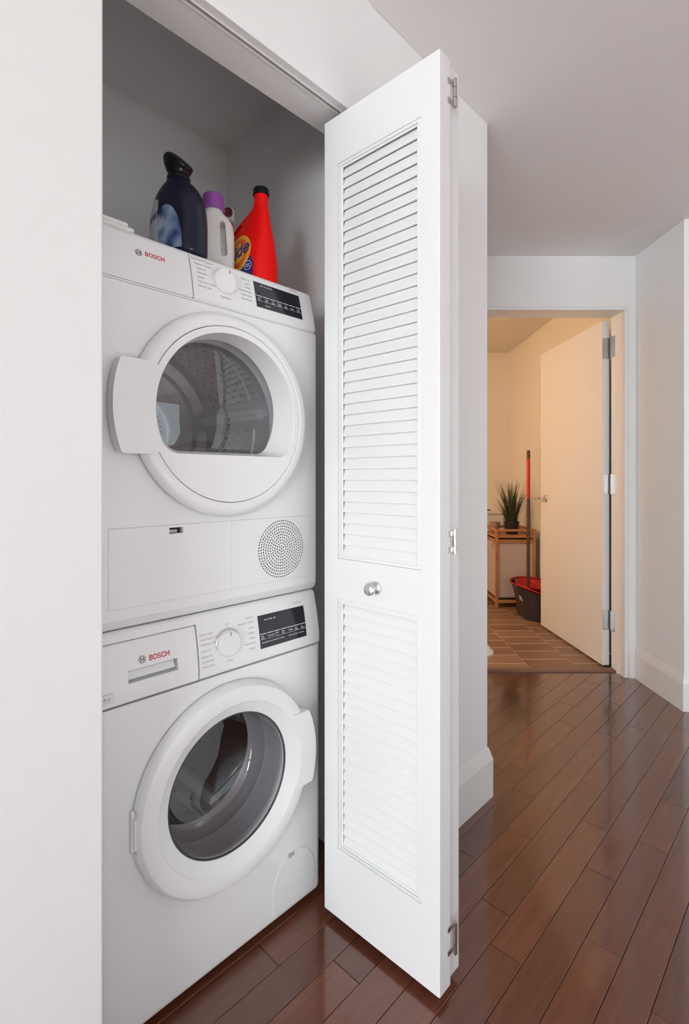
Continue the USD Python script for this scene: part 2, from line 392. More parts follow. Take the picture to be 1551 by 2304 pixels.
# ------------------------------------------------------------------ wooden floor: planks run along the closet wall
floor = closet_thing('floor', 'glossy red-brown hardwood plank floor of the hall', 'floor', kind='structure')
def ext(poly, z0, z1):
    out = []
    for g in getattr(poly, 'geoms', [poly]):
        if g.area > 1e-6:
            m = trimesh.creation.extrude_polygon(g, z1 - z0, engine='earcut'); m.apply_translation((0, 0, z0)); out.append(m)
    return join(*out)
plank_area = Polygon([st(x, y) for x, y in hall.intersection(sbox(-19, -19, 19, 3.068)).exterior.coords]).intersection(sbox(WIN_S - 0.02, WIN_T - 0.02, 3.65, 1.6))
floor.part('subfloor', ext(plank_area, -0.05, -0.012), 'subfloor', smooth=False)
PW = 0.0835
fixed = {-1: [-0.112, 0.42], -2: [-0.70, 0.62], -3: [1.058, 0.30, -0.35], -4: [0.191, 0.83], -5: [1.306, 0.62, 0.02], -6: [0.376, 0.853, 1.145], -7: [0.55, 1.31]}
planks = []
for row in range(-72, 20):
    t1 = -0.163 - PW * (-row - 1) if row < 0 else -0.163 + PW * (row + 1)
    t0 = t1 - PW
    rr = random.Random(1000 + row)
    js = sorted(fixed.get(row, [])) or [rr.uniform(-0.3, 0.3)]
    while js[0] > WIN_S: js.insert(0, js[0] - rr.uniform(0.35, 1.05))
    while js[-1] < 3.7: js.append(js[-1] + rr.uniform(0.35, 1.05))
    for a, b in zip(js[:-1], js[1:]):
        g = sbox(a + 0.0005, t0 + 0.0005, b - 0.0005, t1 - 0.0005).intersection(plank_area)
        if g.is_empty or g.area < 2e-4 or g.geom_type != 'Polygon': continue
        planks.append(g)
def seen_size(g):
    best = 0.0
    for c in list(g.exterior.coords) + [g.centroid.coords[0]]:
        x, y, _ = W(c[0], c[1])
        if y < 0.35: continue
        px, py = CX + FPX * x / y, CY + FPX * H / y
        if -60 < px < 1611 and py < 2360 and not (px < 225) : best = max(best, 1 / y)
    return best if g.centroid.y < 0.1 else 0.0
def plank_mesh(g):
    inner = g.buffer(-0.0011, join_style=2)
    a = np.array(g.exterior.coords)[:-1]; b = np.array(inner.exterior.coords)[:-1]
    pts = np.vstack([np.column_stack([a, np.full(len(a), -0.0115)]), np.column_stack([a, np.full(len(a), -0.0011)]), np.column_stack([b, np.zeros(len(b))])])
    return Manifold.hull_points(pts)
scored = sorted(planks, key=lambda g: -seen_size(g))
shown = [g for g in scored if seen_size(g) > 0][:300]
rest = [g for g in planks if all(g is not s for s in shown)]
for g in shown:
    floor.part('plank', plank_mesh(g), 'wood', smooth=False)
floor.part('planking', join(*[plank_mesh(g) for g in rest]), 'wood', smooth=False, kind='stuff')

# bathroom floor tiles
bf = Thing('floor_bathroom', 'brown rectangular tile floor with pale joints in the bathroom', 'floor', kind='structure')
bf.part('grout', box(-0.9, BATHX, 3.118, BATHY, -0.05, -0.0015), 'grout', smooth=False)
TX, TY = 0.297, 0.1535
colx = [1.138 + TX * k for k in range(-7, 4)]
for k, x0 in enumerate(colx):
    yoff = 3.134 if (k - 7) % 2 == 0 else 3.134 + TY / 2
    y0 = yoff - 2 * TY
    while y0 < BATHY:
        a, b, c, d_ = max(x0 + 0.0013, -0.9), min(x0 + TX - 0.0013, BATHX), max(y0 + 0.0055, 3.119), min(y0 + TY - 0.0055, BATHY)
        if b - a > 0.01 and d_ - c > 0.01:
            pts = [(x, y, -0.01) for x in (a, b) for y in (c, d_)] + [(x, y, -0.0008) for x in (a, b) for y in (c, d_)] + [(x, y, 0) for x in (a + 0.001, b - 0.001) for y in (c + 0.001, d_ - 0.001)]
            bf.part('tile', Manifold.hull_points(np.array(pts)), 'tile', smooth=False)
        y0 += TY
structure('trim_threshold', Manifold.hull_points(np.array([(x, y, z) for x in (HOLE_L + 0.02, HOLE_R - 0.02) for y, z in ((3.066, -0.01), (3.066, 0.004), (3.074, 0.008), (3.112, 0.008), (3.12, 0.004), (3.12, -0.01))])),
          'threshold', 'brown threshold strip between wooden floor and bathroom tiles', 'threshold')

# ------------------------------------------------------------------ baseboards and door frame
PROFILE = [(0.0, 0.0), (0.0145, 0.0), (0.0145, 0.136), (0.0132, 0.141), (0.0045, 0.172), (0.003, 0.178), (0.0, 0.18)]
def sweep(path, profile, side=1.0):
    """profile (out, z) carried along a floor polyline with mitred corners; out is to the left of travel times side"""
    p = np.asarray(path, float); e = np.diff(p, axis=0); e /= np.linalg.norm(e, axis=1)[:, None]
    nrm = np.column_stack([-e[:, 1], e[:, 0]]) * side; rings = []
    for i in range(len(p)):
        if i == 0: mv = nrm[0]
        elif i == len(p) - 1: mv = nrm[-1]
        else: b = nrm[i - 1] + nrm[i]; mv = b / (b @ nrm[i])
        rings.append([(p[i][0] + o * mv[0], p[i][1] + o * mv[1], z) for o, z in profile])
    k = len(profile); v = np.array(rings).reshape(-1, 3); f = []
    for i in range(len(p) - 1):
        for j in range(k):
            a, b = i * k + j, i * k + (j + 1) % k; f += [(a, b, b + k), (a, b + k, a + k)]
    for o, flip in ((0, 1), ((len(p) - 1) * k, 0)):
        for j in range(1, k - 1): f.append((o, o + j + 1, o + j) if not flip else (o, o + j, o + j + 1))
    tm = trimesh.Trimesh(v, np.array(f), process=False); trimesh.repair.fix_normals(tm)
    return np.array(tm.vertices), np.array(tm.faces)
structure('baseboard_corner', sweep([W(OPR + 0.005, WT0)[:2], W(CORNER, WT0)[:2], W(CORNER, BACKH - 0.01)[:2]], PROFILE, -1), 'trim', 'tall white baseboard around the hall corner beside the folding door', 'baseboard')
structure('baseboard_right', sweep([(HOLE_R + 0.004, ENDY), (ENDX, ENDY), (ENDX, JOGY), (3.9, JOGY)], PROFILE, -1), 'trim', 'tall white baseboard along the wall right of the bathroom doorway', 'baseboard')
structure('baseboard_left', sweep([W(WIN_S, WT0)[:2], W(OPL - 0.005, WT0)[:2]], PROFILE, -1), 'trim', 'tall white baseboard along the wall left of the closet', 'baseboard')
structure('baseboard_end', sweep([W(CORNER + 0.016, BACKH - 0.03)[:2], (HOLE_L - 0.004, ENDY)], PROFILE, -1), 'trim', 'white baseboard of the end wall left of the bathroom doorway', 'baseboard')
J0, J1, JH = HOLE_L + 0.02, HOLE_R - 0.02, HOLE_Z - 0.02
tf = Thing('trim_1', 'slim white painted metal frame of the bathroom doorway', 'door frame', kind='structure')
for x0, x1, lx0, lx1 in ((HOLE_L, J0, HOLE_L - 0.004, J0), (J1, HOLE_R, J1, HOLE_R + 0.004)):
    tf.part('jamb', join(box(x0, x1, ENDY - 0.002, ENDY + ENDT, 0.0, JH), rbox(lx0, lx1, ENDY - 0.012, ENDY - 0.002, 0.0, JH + 0.022, 0.003, 8)), 'trim')
tf.part('head', join(box(HOLE_L, HOLE_R, ENDY - 0.002, ENDY + ENDT, JH, HOLE_Z), rbox(J0, J1, ENDY - 0.012, ENDY - 0.002, JH, JH + 0.022, 0.003, 8)), 'trim')

# ------------------------------------------------------------------ bathroom door, swung open
DNEAR, DFAR = np.array([1.586, 3.145]), np.array([1.5426, 4.018])
dv = DFAR - DNEAR; DL = float(np.linalg.norm(dv)); DA = math.degrees(math.atan2(dv[1], dv[0])) - 90
d2 = Thing('door_2', 'flush white bathroom door standing open on three hinges', 'door', (*DNEAR, 0), DA, kind='structure')
d2.part('leaf', rbox(0, 0.046, 0, DL, 0.012, 2.132, 0.0025, 8), 'door')
rose = lathe([(0.0, -0.012), (0.022, -0.011), (0.026, -0.006), (0.026, 0.0)], 'x', (-0.0005, DL - 0.10, 1.008), 32)
lever = join(tube([(-0.01, DL - 0.10, 1.008), (-0.052, DL - 0.10, 1.008)], 0.0085), tube([(-0.052, DL - 0.10, 1.008), (-0.056, DL - 0.07, 1.008), (-0.054, DL - 0.005, 1.006)], [0.0085, 0.008, 0.0065]))
hp = d2.part('door_handle', lever, 'nickel', label='brushed nickel lever')
d2.part('rose', rose, 'nickel', parent=hp)
for z0, z1 in ((1.898, 2.026), (1.064, 1.188), (0.232, 0.352)):
    ks = np.linspace(z0, z1, 6)
    kn = [cyl(0.0068, 'z', a + 0.0006, b - 0.0006, 0.0535, -0.010, 16) for a, b in zip(ks[:-1], ks[1:])] + [cyl(0.0045, 'z', z0 - 0.004, z1 + 0.004, 0.0535, -0.010, 12)]
    h = d2.part('hinge', join(*kn, rbox(0.0, 0.048, -0.0028, 0.0, z0, z1, 0.0012, 6)), 'chrome', label='chrome butt hinge')
    d2.part('screw', join(*[cyl(0.0035, 'y', -0.0036, -0.0026, x, z, 12) for x, z in ((0.012, z0 + 0.02), (0.024, z0 + 0.045), (0.012, z1 - 0.02), (0.024, z1 - 0.045))]), 'satin', parent=h)
for z0, z1 in ((1.898, 2.026), (1.064, 1.188), (0.232, 0.352)):
    tf.part('hinge_plate', rbox(J1 - 0.0025, J1 + 0.001, ENDY + ENDT - 0.045, ENDY + ENDT + 0.006, z0, z1, 0.001, 6), 'chrome', label='chrome hinge plate let into the jamb')

# ------------------------------------------------------------------ louvred folding closet door
d1 = closet_thing('door_1', 'white louvred folding closet door, folded open at a right angle to the closet', 'door', kind='structure')
LT0, LT1, LZ0, LZ1 = -0.412, -0.056, 0.021, 2.106
OT0, OT1 = -0.363, -0.106
def leaf(s0, thick, shift, face, skew=0.0):
    def fix(mesh):
        v, f = va(mesh); v = v.copy(); v[:, 0] += skew * (-0.056 - v[:, 1]); return v, f
    s1 = s0 + thick; t0, t1 = LT0 + shift, LT1 + shift; o0, o1 = OT0 + shift, OT1 + shift
    fr = rbox(s0, s1, t0, t1, LZ0, LZ1, 0.0025, 8)
    for z0, z1 in ((0.203, 0.851), (0.955, 1.979)): fr -= box(s0 - 0.1, s1 + 0.1, o0, o1, z0, z1)
    lp = d1.part('leaf', fix(fr), 'door')
    for z0, z1 in ((0.203, 0.851), (0.955, 1.979)):
        for sa, sb in ((s0 + 0.0005, s0 + 0.007), (s1 - 0.007, s1 - 0.0005)):
            ring = rbox(sa, sb, o0, o1, z0, z1, 0.0028, 8) - box(sa - 0.1, sb + 0.1, o0 + 0.0085, o1 - 0.0085, z0 + 0.0085, z1 - 0.0085)
            ring2 = rbox(sa + 0.004 * (sa == s0 + 0.0005), sb - 0.004 * (sa != s0 + 0.0005), o0 + 0.004, o1 - 0.004, z0 + 0.004, z1 - 0.004, 0.001, 8) - box(sa - 0.1, sb + 0.1, o0 + 0.0135, o1 - 0.0135, z0 + 0.0135, z1 - 0.0135)
            d1.part('moulding', fix(ring + ring2), 'door', parent=lp)
        zb, zt = z0 + 0.0095, z1 - 0.0095; n = int(round((zt - zb) / 0.0283)); pitch = (zt - zb) / n; sm = s0 + 0.0125 if face > 0 else s1 - 0.0125
        for k in range(n):                               # outer edge low, inner edge high, each overlapping the one below
            lo, hi = np.array([sm - face * 0.0048, zb + k * pitch - 0.0012]), np.array([sm + face * 0.0048, zb + (k + 1) * pitch + 0.0022])
            u = (hi - lo) / np.linalg.norm(hi - lo); nn = np.array([-u[1], u[0]]) * 0.0028
            pts = []
            for c, w in ((lo, 0.55), (hi, 0.55), (lo + u * 0.003, 1), (hi - u * 0.003, 1)):
                for sg in (-1, 1):
                    a = c + sg * w * nn
                    pts += [(a[0], o0 + 0.009, np.clip(a[1], z0 + 0.002, z1 - 0.002)), (a[0], o1 - 0.009, np.clip(a[1], z0 + 0.002, z1 - 0.002))]
            d1.part('slat', fix(Manifold.hull_points(np.array(pts))), 'door', smooth=False, parent=lp)
    return lp
leaf(-0.0405, 0.045, 0.0, 1, 0.024)
leaf(0.0205, 0.044, 0.010, -1, 0.0)
kb = (-0.037, -0.2345, 0.897)
d1.part('knob', lathe([(0.0, -0.034), (0.008, -0.0335), (0.0135, -0.031), (0.0155, -0.027), (0.0145, -0.0225), (0.009, -0.017), (0.0075, -0.011), (0.0085, -0.006), (0.0145, -0.003), (0.015, 0.0)], 'x', kb, 40), 'satin', label='round satin steel knob')
for z0, z1 in ((2.000, 2.064), (0.992, 1.048), (0.09, 0.162)):
    a, b = z0 + (z1 - z0) * 0.33, z0 + (z1 - z0) * 0.69
    hs, ht = 0.0215, -0.4175
    kn = [cyl(0.0050, 'z', u + 0.0005, w - 0.0005, hs, ht, 16) for u, w in ((z0, a), (a, b), (b, z1))] + [cyl(0.0028, 'z', z0 - 0.003, z1 + 0.003, hs, ht, 12)]
    tabs = [rbox(-0.001, hs - 0.002, -0.4142, -0.4122, u, w, 0.0008, 6) for u, w in ((z0 + 0.004, z0 + 0.016), (z1 - 0.016, z1 - 0.004))]
    d1.part('hinge', join(*kn, *tabs), 'nickel', label='small nickel folding-door hinge')
d1.part('pivot_pin', cyl(0.005, 'z', LZ1 - 0.005, HEAD + 0.02, -0.0205, -0.0935, 12), 'satin')
# guide track let into the header slot
trk = closet_thing('closet_track', 'white door track recessed in the underside of the closet header', 'track', kind='structure')
trk.part('channel', join(box(OPL + 0.003, OPR - 0.003, -0.1012, -0.0985, HEAD - 0.002, HEAD + 0.0295), box(OPL + 0.003, OPR - 0.003, -0.0885, -0.0858, HEAD - 0.002, HEAD + 0.0295), box(OPL + 0.003, OPR - 0.003, -0.0985, -0.0885, HEAD + 0.0265, HEAD + 0.0295)), 'trim', smooth=False)

# ------------------------------------------------------------------ washing machine
SC = -0.2985                                           # middle of both machines
def g_wash(z): return 0.024 * np.clip((z - 0.725) / 0.125, 0, None) ** 1.4
def g_dry(z): return 0.026 * np.clip((z - 1.575) / 0.112, 0, None) ** 1.3

def emblem(cx, cz, r, y):
    """the maker's round emblem: two rings and the armature bars"""
    ring = lambda a, b: extrude_y(Point(cx, cz).buffer(a, 32).difference(Point(cx, cz).buffer(b, 32)), y - 0.0003, y + 0.0003)
    bars = [sbox(cx - 0.42 * r, cz - 0.50 * r, cx - 0.27 * r, cz + 0.50 * r), sbox(cx + 0.27 * r, cz - 0.50 * r, cx + 0.42 * r, cz + 0.50 * r), sbox(cx - 0.30 * r, cz - 0.09 * r, cx + 0.30 * r, cz + 0.09 * r),
            sbox(cx - 0.62 * r, cz + 0.36 * r, cx - 0.27 * r, cz + 0.50 * r), sbox(cx - 0.62 * r, cz - 0.50 * r, cx - 0.27 * r, cz - 0.36 * r), sbox(cx + 0.27 * r, cz + 0.36 * r, cx + 0.62 * r, cz + 0.50 * r), sbox(cx + 0.27 * r, cz - 0.50 * r, cx + 0.62 * r, cz - 0.36 * r)]
    return join(ring(r, 0.92 * r), ring(0.74 * r, 0.67 * r), *[extrude_y(b, y - 0.0003, y + 0.0003) for b in bars])


def legends(lines, y, fn, h=0.0052):
    """program names: (text, x, z, align, material)"""
    out = []
    for txt, x, z, al, m in lines:
        v, f = text_y(txt, 0, z, h, y, 0.0004)
        w = v[:, 0].max(); v[:, 0] += x - (w if al == 'r' else w / 2 if al == 'c' else 0)
        out.append((m, lean((v, f), fn)))
    return out


def display(thing, s0, s1, z0, z1, y, fn, rows):
    pl = rbox(s0, s1, y - 0.0016, y + 0.004, z0, z1, 0.0007, 6)
    p = thing.part('display', lean(refined(pl, 0.012), fn), 'display', label='black touch display with white lettering')
    w, h = s1 - s0, z1 - z0; zz = z0 + 0.43 * h; parts = []
    n = 7
    for i in range(n):
        a = s0 + w * (i + 0.06) / n; b = s0 + w * (i + 0.94) / n
        parts.append(box(a, b, y - 0.0021, y - 0.0013, zz, zz + 0.0016))
        parts.append(box(a, b, y - 0.0020, y - 0.0013, zz - 0.0125, zz - 0.0119))
    thing.part('display_lines', lean(refined(join(*parts), 0.012), fn), 'white_print', smooth=False, parent=p)
    for txt, u, vv, hh in rows:
        thing.part('display_lettering', lean(text_y(txt, s0 + u * w, z0 + vv * h, hh, y - 0.0016, 0.0005), fn), 'white_print', smooth=False, parent=p)
    return p


wm = closet_thing('washing_machine', 'white front-loading washing machine under the dryer in the closet', 'washing machine', base=(-0.299, 0.0, 0.0))
WCX, WCZ = SC, 0.444
wf = 0.0
shell = rbox(-0.598, 0, 0, 0.60, 0.02, 0.85, 0.016, 24) - box(-0.58, -0.018, 0.02, 0.585, 0.035, 0.835) - box(-0.7, 0.1, -0.1, 0.0275, 0.7025, 0.9) - cyl(0.172, 'y', -0.1, 0.1, WCX, WCZ, 96)
body = wm.part('body', lean(refined(shell, 0.05), lambda z: np.where(z > 0.7024, 0.3 * g_wash(z), 0)), 'enamel')
wm.part('panel_backing', lean(refined(box(-0.594, -0.004, 0.0285, 0.031, 0.69, 0.842), 0.03), g_wash), 'hole', smooth=False)
pan = rbox(-0.598, 0, 0.0, 0.030, 0.7042, 0.85, 0.009, 24) - box(-0.7, -0.3765, -0.1, 0.1, 0.69, 0.8282)
wm.part('control_panel', lean(refined(pan, 0.012), g_wash), 'plastic')
dr = rbox(-0.5975, -0.3785, 0.0, 0.026, 0.7058, 0.8265, 0.0035, 8) - box(-0.538, -0.4285, -0.01, 0.019, 0.7435, 0.7685)
drp = wm.part('detergent_drawer', lean(refined(dr, 0.012), g_wash), 'plastic')
wm.part('drawer_grip', lean(Manifold.hull_points(np.array([(x, y, z) for x in (-0.5375, -0.4345) for y, z in ((0.002, 0.7512), (0.0045, 0.7505), (0.011, 0.7645), (0.008, 0.7652), (0.0185, 0.7645), (0.0185, 0.7512))])), g_wash), 'plastic2', smooth=False, parent=drp)
wm.part('emblem', lean(emblem(-0.5065, 0.7842, 0.0078, -0.0003), g_wash), 'dark_print', smooth=False)
wm.part('brand_lettering', lean(refined(text_y('BOSCH', -0.4925, 0.7785, 0.0105, -0.0001, bold=True, width=0.0455), 0.01), g_wash), 'red_print', smooth=False)
kn = lathe([(0.0, -0.0125), (0.027, -0.0122), (0.0295, -0.0105), (0.031, -0.003), (0.0315, 0.004)], 'y', (SC, 0.0, 0.771), 64)
kp = wm.part('dial', lean(kn, lambda z: np.full_like(z, float(g_wash(np.array(0.771))))), 'plastic')
yk = float(g_wash(np.array(0.771)))
wm.part('dial_ring', lathe([(0.0312, yk - 0.0012), (0.0326, yk - 0.0018), (0.0336, yk - 0.0005), (0.0336, yk + 0.002)], 'y', (SC, 0, 0.771), 64), 'satin', parent=kp)
wm.part('pointer', box(SC - 0.0006, SC + 0.0006, yk - 0.0131, yk - 0.012, 0.791, 0.799), 'dark_print', smooth=False, parent=kp)
LX, RX = SC - 0.072, SC + 0.078
wl = [('Rinse / Spin', LX, 0.8005, 'l', 'legend_red'), ('Hand Wash / Silk', LX, 0.7895, 'l', 'legend_red'), ('Delicates / Silk', LX, 0.7785, 'l', 'legend'), ('Quick 15', LX, 0.7640, 'l', 'legend'), ('Speed 30', LX, 0.7515, 'l', 'legend'), ('Sportswear', LX, 0.7405, 'l', 'legend'), ('Drain / Spin', LX, 0.7295, 'l', 'legend'), ('Off', SC + 0.002, 0.811, 'c', 'legend_red'),
      ('Sanitary', RX, 0.8145, 'r', 'legend'), ('Regular / Cotton', RX, 0.8030, 'r', 'legend'), ('Jeans', RX, 0.7895, 'r', 'legend'), ('Towels', RX, 0.7775, 'r', 'legend'), ('Bulky', RX, 0.7655, 'r', 'legend'), ('Perm Press', RX, 0.7535, 'r', 'legend'), ('Whites', RX, 0.7405, 'r', 'legend'), ('Wool', SC + 0.002, 0.728, 'c', 'legend')]
for m, g in legends(wl, -0.0001, g_wash, 0.0044):
    wm.part('program_lettering', g, m, smooth=False)
display(wm, -0.2065, -0.0535, 0.7352, 0.8148, 0.0, g_wash,
        [('Start  Pause  Opt', 0.12, 0.83, 0.0034), ('Extra', 0.02, 0.355, 0.0028), ('Rinse', 0.02, 0.30, 0.0028), ('Temperature', 0.15, 0.33, 0.0028), ('Finish', 0.32, 0.355, 0.0028), ('in', 0.345, 0.30, 0.0028), ('Easy', 0.46, 0.355, 0.0028), ('Iron', 0.46, 0.30, 0.0028), ('PreWash', 0.60, 0.33, 0.0028), ('Spin', 0.75, 0.355, 0.0028), ('Speed', 0.75, 0.30, 0.0028), ('Eco', 0.89, 0.355, 0.0028), ('Perfect', 0.88, 0.30, 0.0028),
         ('Temperature | cold  warm  hot  sanitary', 0.02, 0.16, 0.0029), ('Spin speed | low  med  high', 0.60, 0.16, 0.0029)])
wm.part('model_lettering', lean(refined(text_y('300 Series', -0.088, 0.8235, 0.0042, -0.0001), 0.01), g_wash), 'legend', smooth=False)
# energy label at the drawer's lower left
lab = [box(-0.597, -0.5695, -0.0009, 0.0002, 0.7168, 0.7358)]
wm.part('sticker', join(*lab), 'plastic2', smooth=False)
wm.part('sticker_lettering', join(*[box(a, b, -0.0012, -0.0008, c, d_) for a, b, c, d_ in ((-0.597, -0.5695, 0.7354, 0.7358), (-0.597, -0.5695, 0.7168, 0.7172), (-0.5699, -0.5695, 0.7168, 0.7358), (-0.597, -0.573, 0.7318, 0.7322), (-0.597, -0.573, 0.7198, 0.7206))], *[box(-0.596 + 0.0045 * i, -0.593 + 0.0045 * i, -0.0012, -0.0008, 0.7232, 0.7225 + 0.004 + 0.0012 * (i % 3)) for i in range(5)]), 'legend', smooth=False)
# door
door = solid(lathe([(0.1605, -0.0105), (0.1625, -0.0135), (0.1885, -0.0265), (0.1915, -0.0305), (0.197, -0.0325), (0.215, -0.0325), (0.2265, -0.029), (0.2335, -0.021), (0.2362, -0.0115), (0.2362, -0.0045), (0.232, -0.0035), (0.158, -0.0035), (0.158, -0.0095), (0.1605, -0.0105)], 'y', (WCX, 0, WCZ), 128))
gp = Point(WCX, WCZ).buffer(0.2465, 96).intersection(sbox(-0.17, 0.362, 0.1, 0.553)).difference(Point(WCX, WCZ).buffer(0.195, 64))
grip0 = solid(extrude_y(gp.buffer(-0.006).buffer(0.006), -0.037, -0.010))
gp2 = gp.buffer(-0.005)
door_grip = Manifold.hull(solid(extrude_y(gp2, -0.0425, -0.030))) ^ grip0.translate((0, -0.0055, 0)) + grip0
notch = box(-0.545, -0.5285, -0.05, -0.0005, 0.474, 0.487) + box(-0.545, -0.5285, -0.05, -0.0005, 0.400, 0.411)
dp = wm.part('door', door - notch, 'plastic')
wm.part('door_grip', grip0, 'plastic', parent=dp, label='raised white grip on the right of the door')
wm.part('door_hinge', join(rbox(-0.537, -0.529, -0.010, -0.0006, 0.402, 0.486, 0.002, 6), box(-0.5345, -0.5285, -0.0205, -0.006, 0.412, 0.473)), 'plastic2', parent=dp)
wm.part('door_gasket', lathe([(0.175, -0.0034), (0.2265, -0.0034), (0.2265, -0.0002), (0.175, -0.0002)], 'y', (WCX, 0, WCZ), 96), 'darkgrey', parent=dp)
wm.part('glass_rim', lathe([(0.1575, -0.009), (0.159, -0.0125), (0.1612, -0.0125), (0.1618, -0.010)], 'y', (WCX, 0, WCZ), 96), 'darkgrey', parent=dp)
wm.part('glass_bowl', lathe([(0.158, -0.009), (0.1555, 0.02), (0.152, 0.065), (0.146, 0.092), (0.132, 0.112), (0.10, 0.124), (0.05, 0.130), (0.0, 0.131)], 'y', (WCX, 0, WCZ), 96), 'washglass', smooth=60, parent=dp, label='clear glass bowl of the door')
# inside
wm.part('door_seal', lathe([(0.172, 0.0), (0.1735, 0.012), (0.169, 0.020), (0.1735, 0.028), (0.172, 0.07), (0.166, 0.082), (0.170, 0.09), (0.164, 0.120), (0.152, 0.134), (0.151, 0.139), (0.158, 0.143)], 'y', (WCX, 0, WCZ), 96), 'seal', smooth=50)
drum = wm.part('drum', join(lathe([(0.156, 0.143), (0.170, 0.140), (0.200, 0.143), (0.236, 0.152), (0.240, 0.160), (0.240, 0.50), (0.232, 0.512), (0.10, 0.520), (0.09, 0.510), (0.0, 0.508)], 'y', (WCX, 0, WCZ), 96)), 'steel', smooth=40)
for k in range(3):
    a = math.radians(35 + 120 * k)
    lf = Manifold.hull_points(np.array([(x, y, z) for y, k2 in ((0.17, 0.8), (0.19, 1), (0.47, 1), (0.49, 0.8)) for x, z in ((-0.042 * k2, 0.238), (0.042 * k2, 0.238), (-0.012 * k2, 0.185 + 0.02 * (1 - k2)), (0.012 * k2, 0.185 + 0.02 * (1 - k2)))]))
    holes = Manifold.batch_boolean([cyl(0.004, 'x', -0.1, 0.1, y, z, 8) for y in np.linspace(0.21, 0.45, 12) for z in (0.205, 0.221)], m3.OpType.Add)
    wm.part('drum_lifter', (lf - holes).rotate((0, math.degrees(a), 0)).translate((WCX, 0, WCZ)), 'lifter', parent=drum)
dots = []
for i in range(40):
    for j in range(13):
        a = 2 * math.pi * (i + 0.5 * (j % 2)) / 40; y = 0.18 + j * 0.0235
        r0 = 0.2393; c = np.array([WCX + r0 * math.cos(a), y, WCZ + r0 * math.sin(a)]); e1 = np.array([-math.sin(a), 0, math.cos(a)]); e2 = np.array([0, 1.0, 0])
        dots.append(np.array([c + 0.0036 * (math.cos(q_) * e1 + math.sin(q_) * e2) for q_ in np.linspace(0, 2 * np.pi, 6, endpoint=False)]))
fan = np.array([(0, i, i + 1) for i in range(1, 5)])
wm.part('perforation', (np.vstack(dots), np.vstack([fan + 6 * i for i in range(len(dots))])), 'hole', smooth=False, kind='stuff', parent=drum)
# service flap at the lower right and its latch
fl = affinity.scale(Point(-0.096, 0.088).buffer(1.0, 48), 0.0725, 0.0875)
fl = fl.union(sbox(-0.1685, 0.022, -0.10, 0.088)).intersection(sbox(-0.3, 0.040, -0.0235, 0.3))
wm.part('service_flap', extrude_y(fl, -0.0012, 0.004), 'plastic2', smooth=False)
wm.part('flap_latch', join(box(-0.1175, -0.0985, -0.0022, 0.0, 0.1645, 0.1665), box(-0.1175, -0.0985, -0.0022, 0.0, 0.173, 0.1745), box(-0.1170, -0.1155, -0.0022, 0.0, 0.1665, 0.173), box(-0.1005, -0.099, -0.0022, 0.0, 0.1665, 0.173), box(-0.1155, -0.1005, -0.0016, 0.0, 0.168, 0.1715)), 'legend', smooth=False)
for x in (-0.55, -0.048):
    for y in (0.06, 0.54):
        wm.part('foot', join(cyl(0.018, 'z', 0.0, 0.008, x, y, 20), cyl(0.008, 'z', 0.008, 0.024, x, y, 12)), 'darkgrey')

# ------------------------------------------------------------------ dryer on top
dm = closet_thing('dryer', 'white front-loading dryer with a dark round-topped window stacked on the washer', 'dryer', base=(-0.299, 0.012, 0.8515))
DF = 0.012; DCX, DCZ = -0.297, 1.312
def dry_shape(z): return 0.013 * np.clip((0.872 - z) / 0.021, 0, None) ** 1.2
def dry_body(z): return dry_shape(z)
# D-shaped window
Dback = Point(DCX, 1.332).buffer(0.166, 96).intersection(sbox(-1, 1.2255, 1, 2)).buffer(-0.042, 48).buffer(0.042, 48)
Dfront = Point(DCX, 1.312).buffer(0.190, 96).intersection(sbox(-1, 1.2165, 1, 2)).buffer(-0.045, 48).buffer(0.045, 48)
def polar(poly, n=180, c=(DCX, 1.335)):
    out = []
    for a in np.linspace(0, 2 * np.pi, n, endpoint=False):
        ray = LineString([c, (c[0] + 0.5 * math.cos(a), c[1] + 0.5 * math.sin(a))]).intersection(poly.exterior)
        p = ray if ray.geom_type == 'Point' else max(ray.geoms, key=lambda q: q.distance(Point(c)))
        out.append((p.x, p.y))
    return np.array(out)
shell = rbox(-0.596, -0.002, DF, 0.60, 0.8515, 1.687, 0.009, 24) - box(-0.578, -0.02, DF + 0.018, 0.585, 0.87, 1.67) - box(-0.7, 0.1, -0.1, DF + 0.0275, 1.5648, 1.7) - cyl(0.204, 'y', -0.1, 0.1, DCX, DCZ, 96)
shell = shell - box(-0.5745, -0.030, -0.1, DF + 0.0025, 1.0602, 1.0614) - box(-0.5745, -0.030, -0.1, DF + 0.0012, 0.8958, 0.8968) - box(-0.5745, -0.5735, -0.1, DF + 0.0016, 0.896, 1.061) - box(-0.0312, -0.030, -0.1, DF + 0.0012, 0.896, 1.061) - box(-0.2855, -0.2848, -0.1, DF + 0.0006, 0.894, 1.0605)
shell = shell - box(-0.7, 0.1, -0.1, DF + 0.0012, 0.8718, 0.8728)
shell = shell - box(-0.4440, -0.4115, -0.1, DF + 0.0165, 1.0415, 1.0545) - cyl(0.0785, 'y', -0.1, 0.1, -0.130, 0.978, 72)
dbody = dm.part('body', lean(refined(shell, 0.05), lambda z: np.where(z > 1.5647, 0.3 * g_dry(z), 0) + dry_shape(z) * 1.0), 'enamel')
dm.part('panel_backing', lean(refined(box(-0.592, -0.006, DF + 0.0285, DF + 0.031, 1.555, 1.679), 0.03), g_dry), 'hole', smooth=False)
pan = rbox(-0.596, -0.002, DF, DF + 0.030, 1.5665, 1.687, 0.012, 24) - box(-0.7, -0.384, -0.1, 0.1, 1.55, 1.6782)
dm.part('control_panel', lean(refined(pan, 0.012), g_dry), 'plastic')
dwr = rbox(-0.5955, -0.3855, DF - 0.0002, DF + 0.026, 1.5708, 1.6795, 0.003, 8)
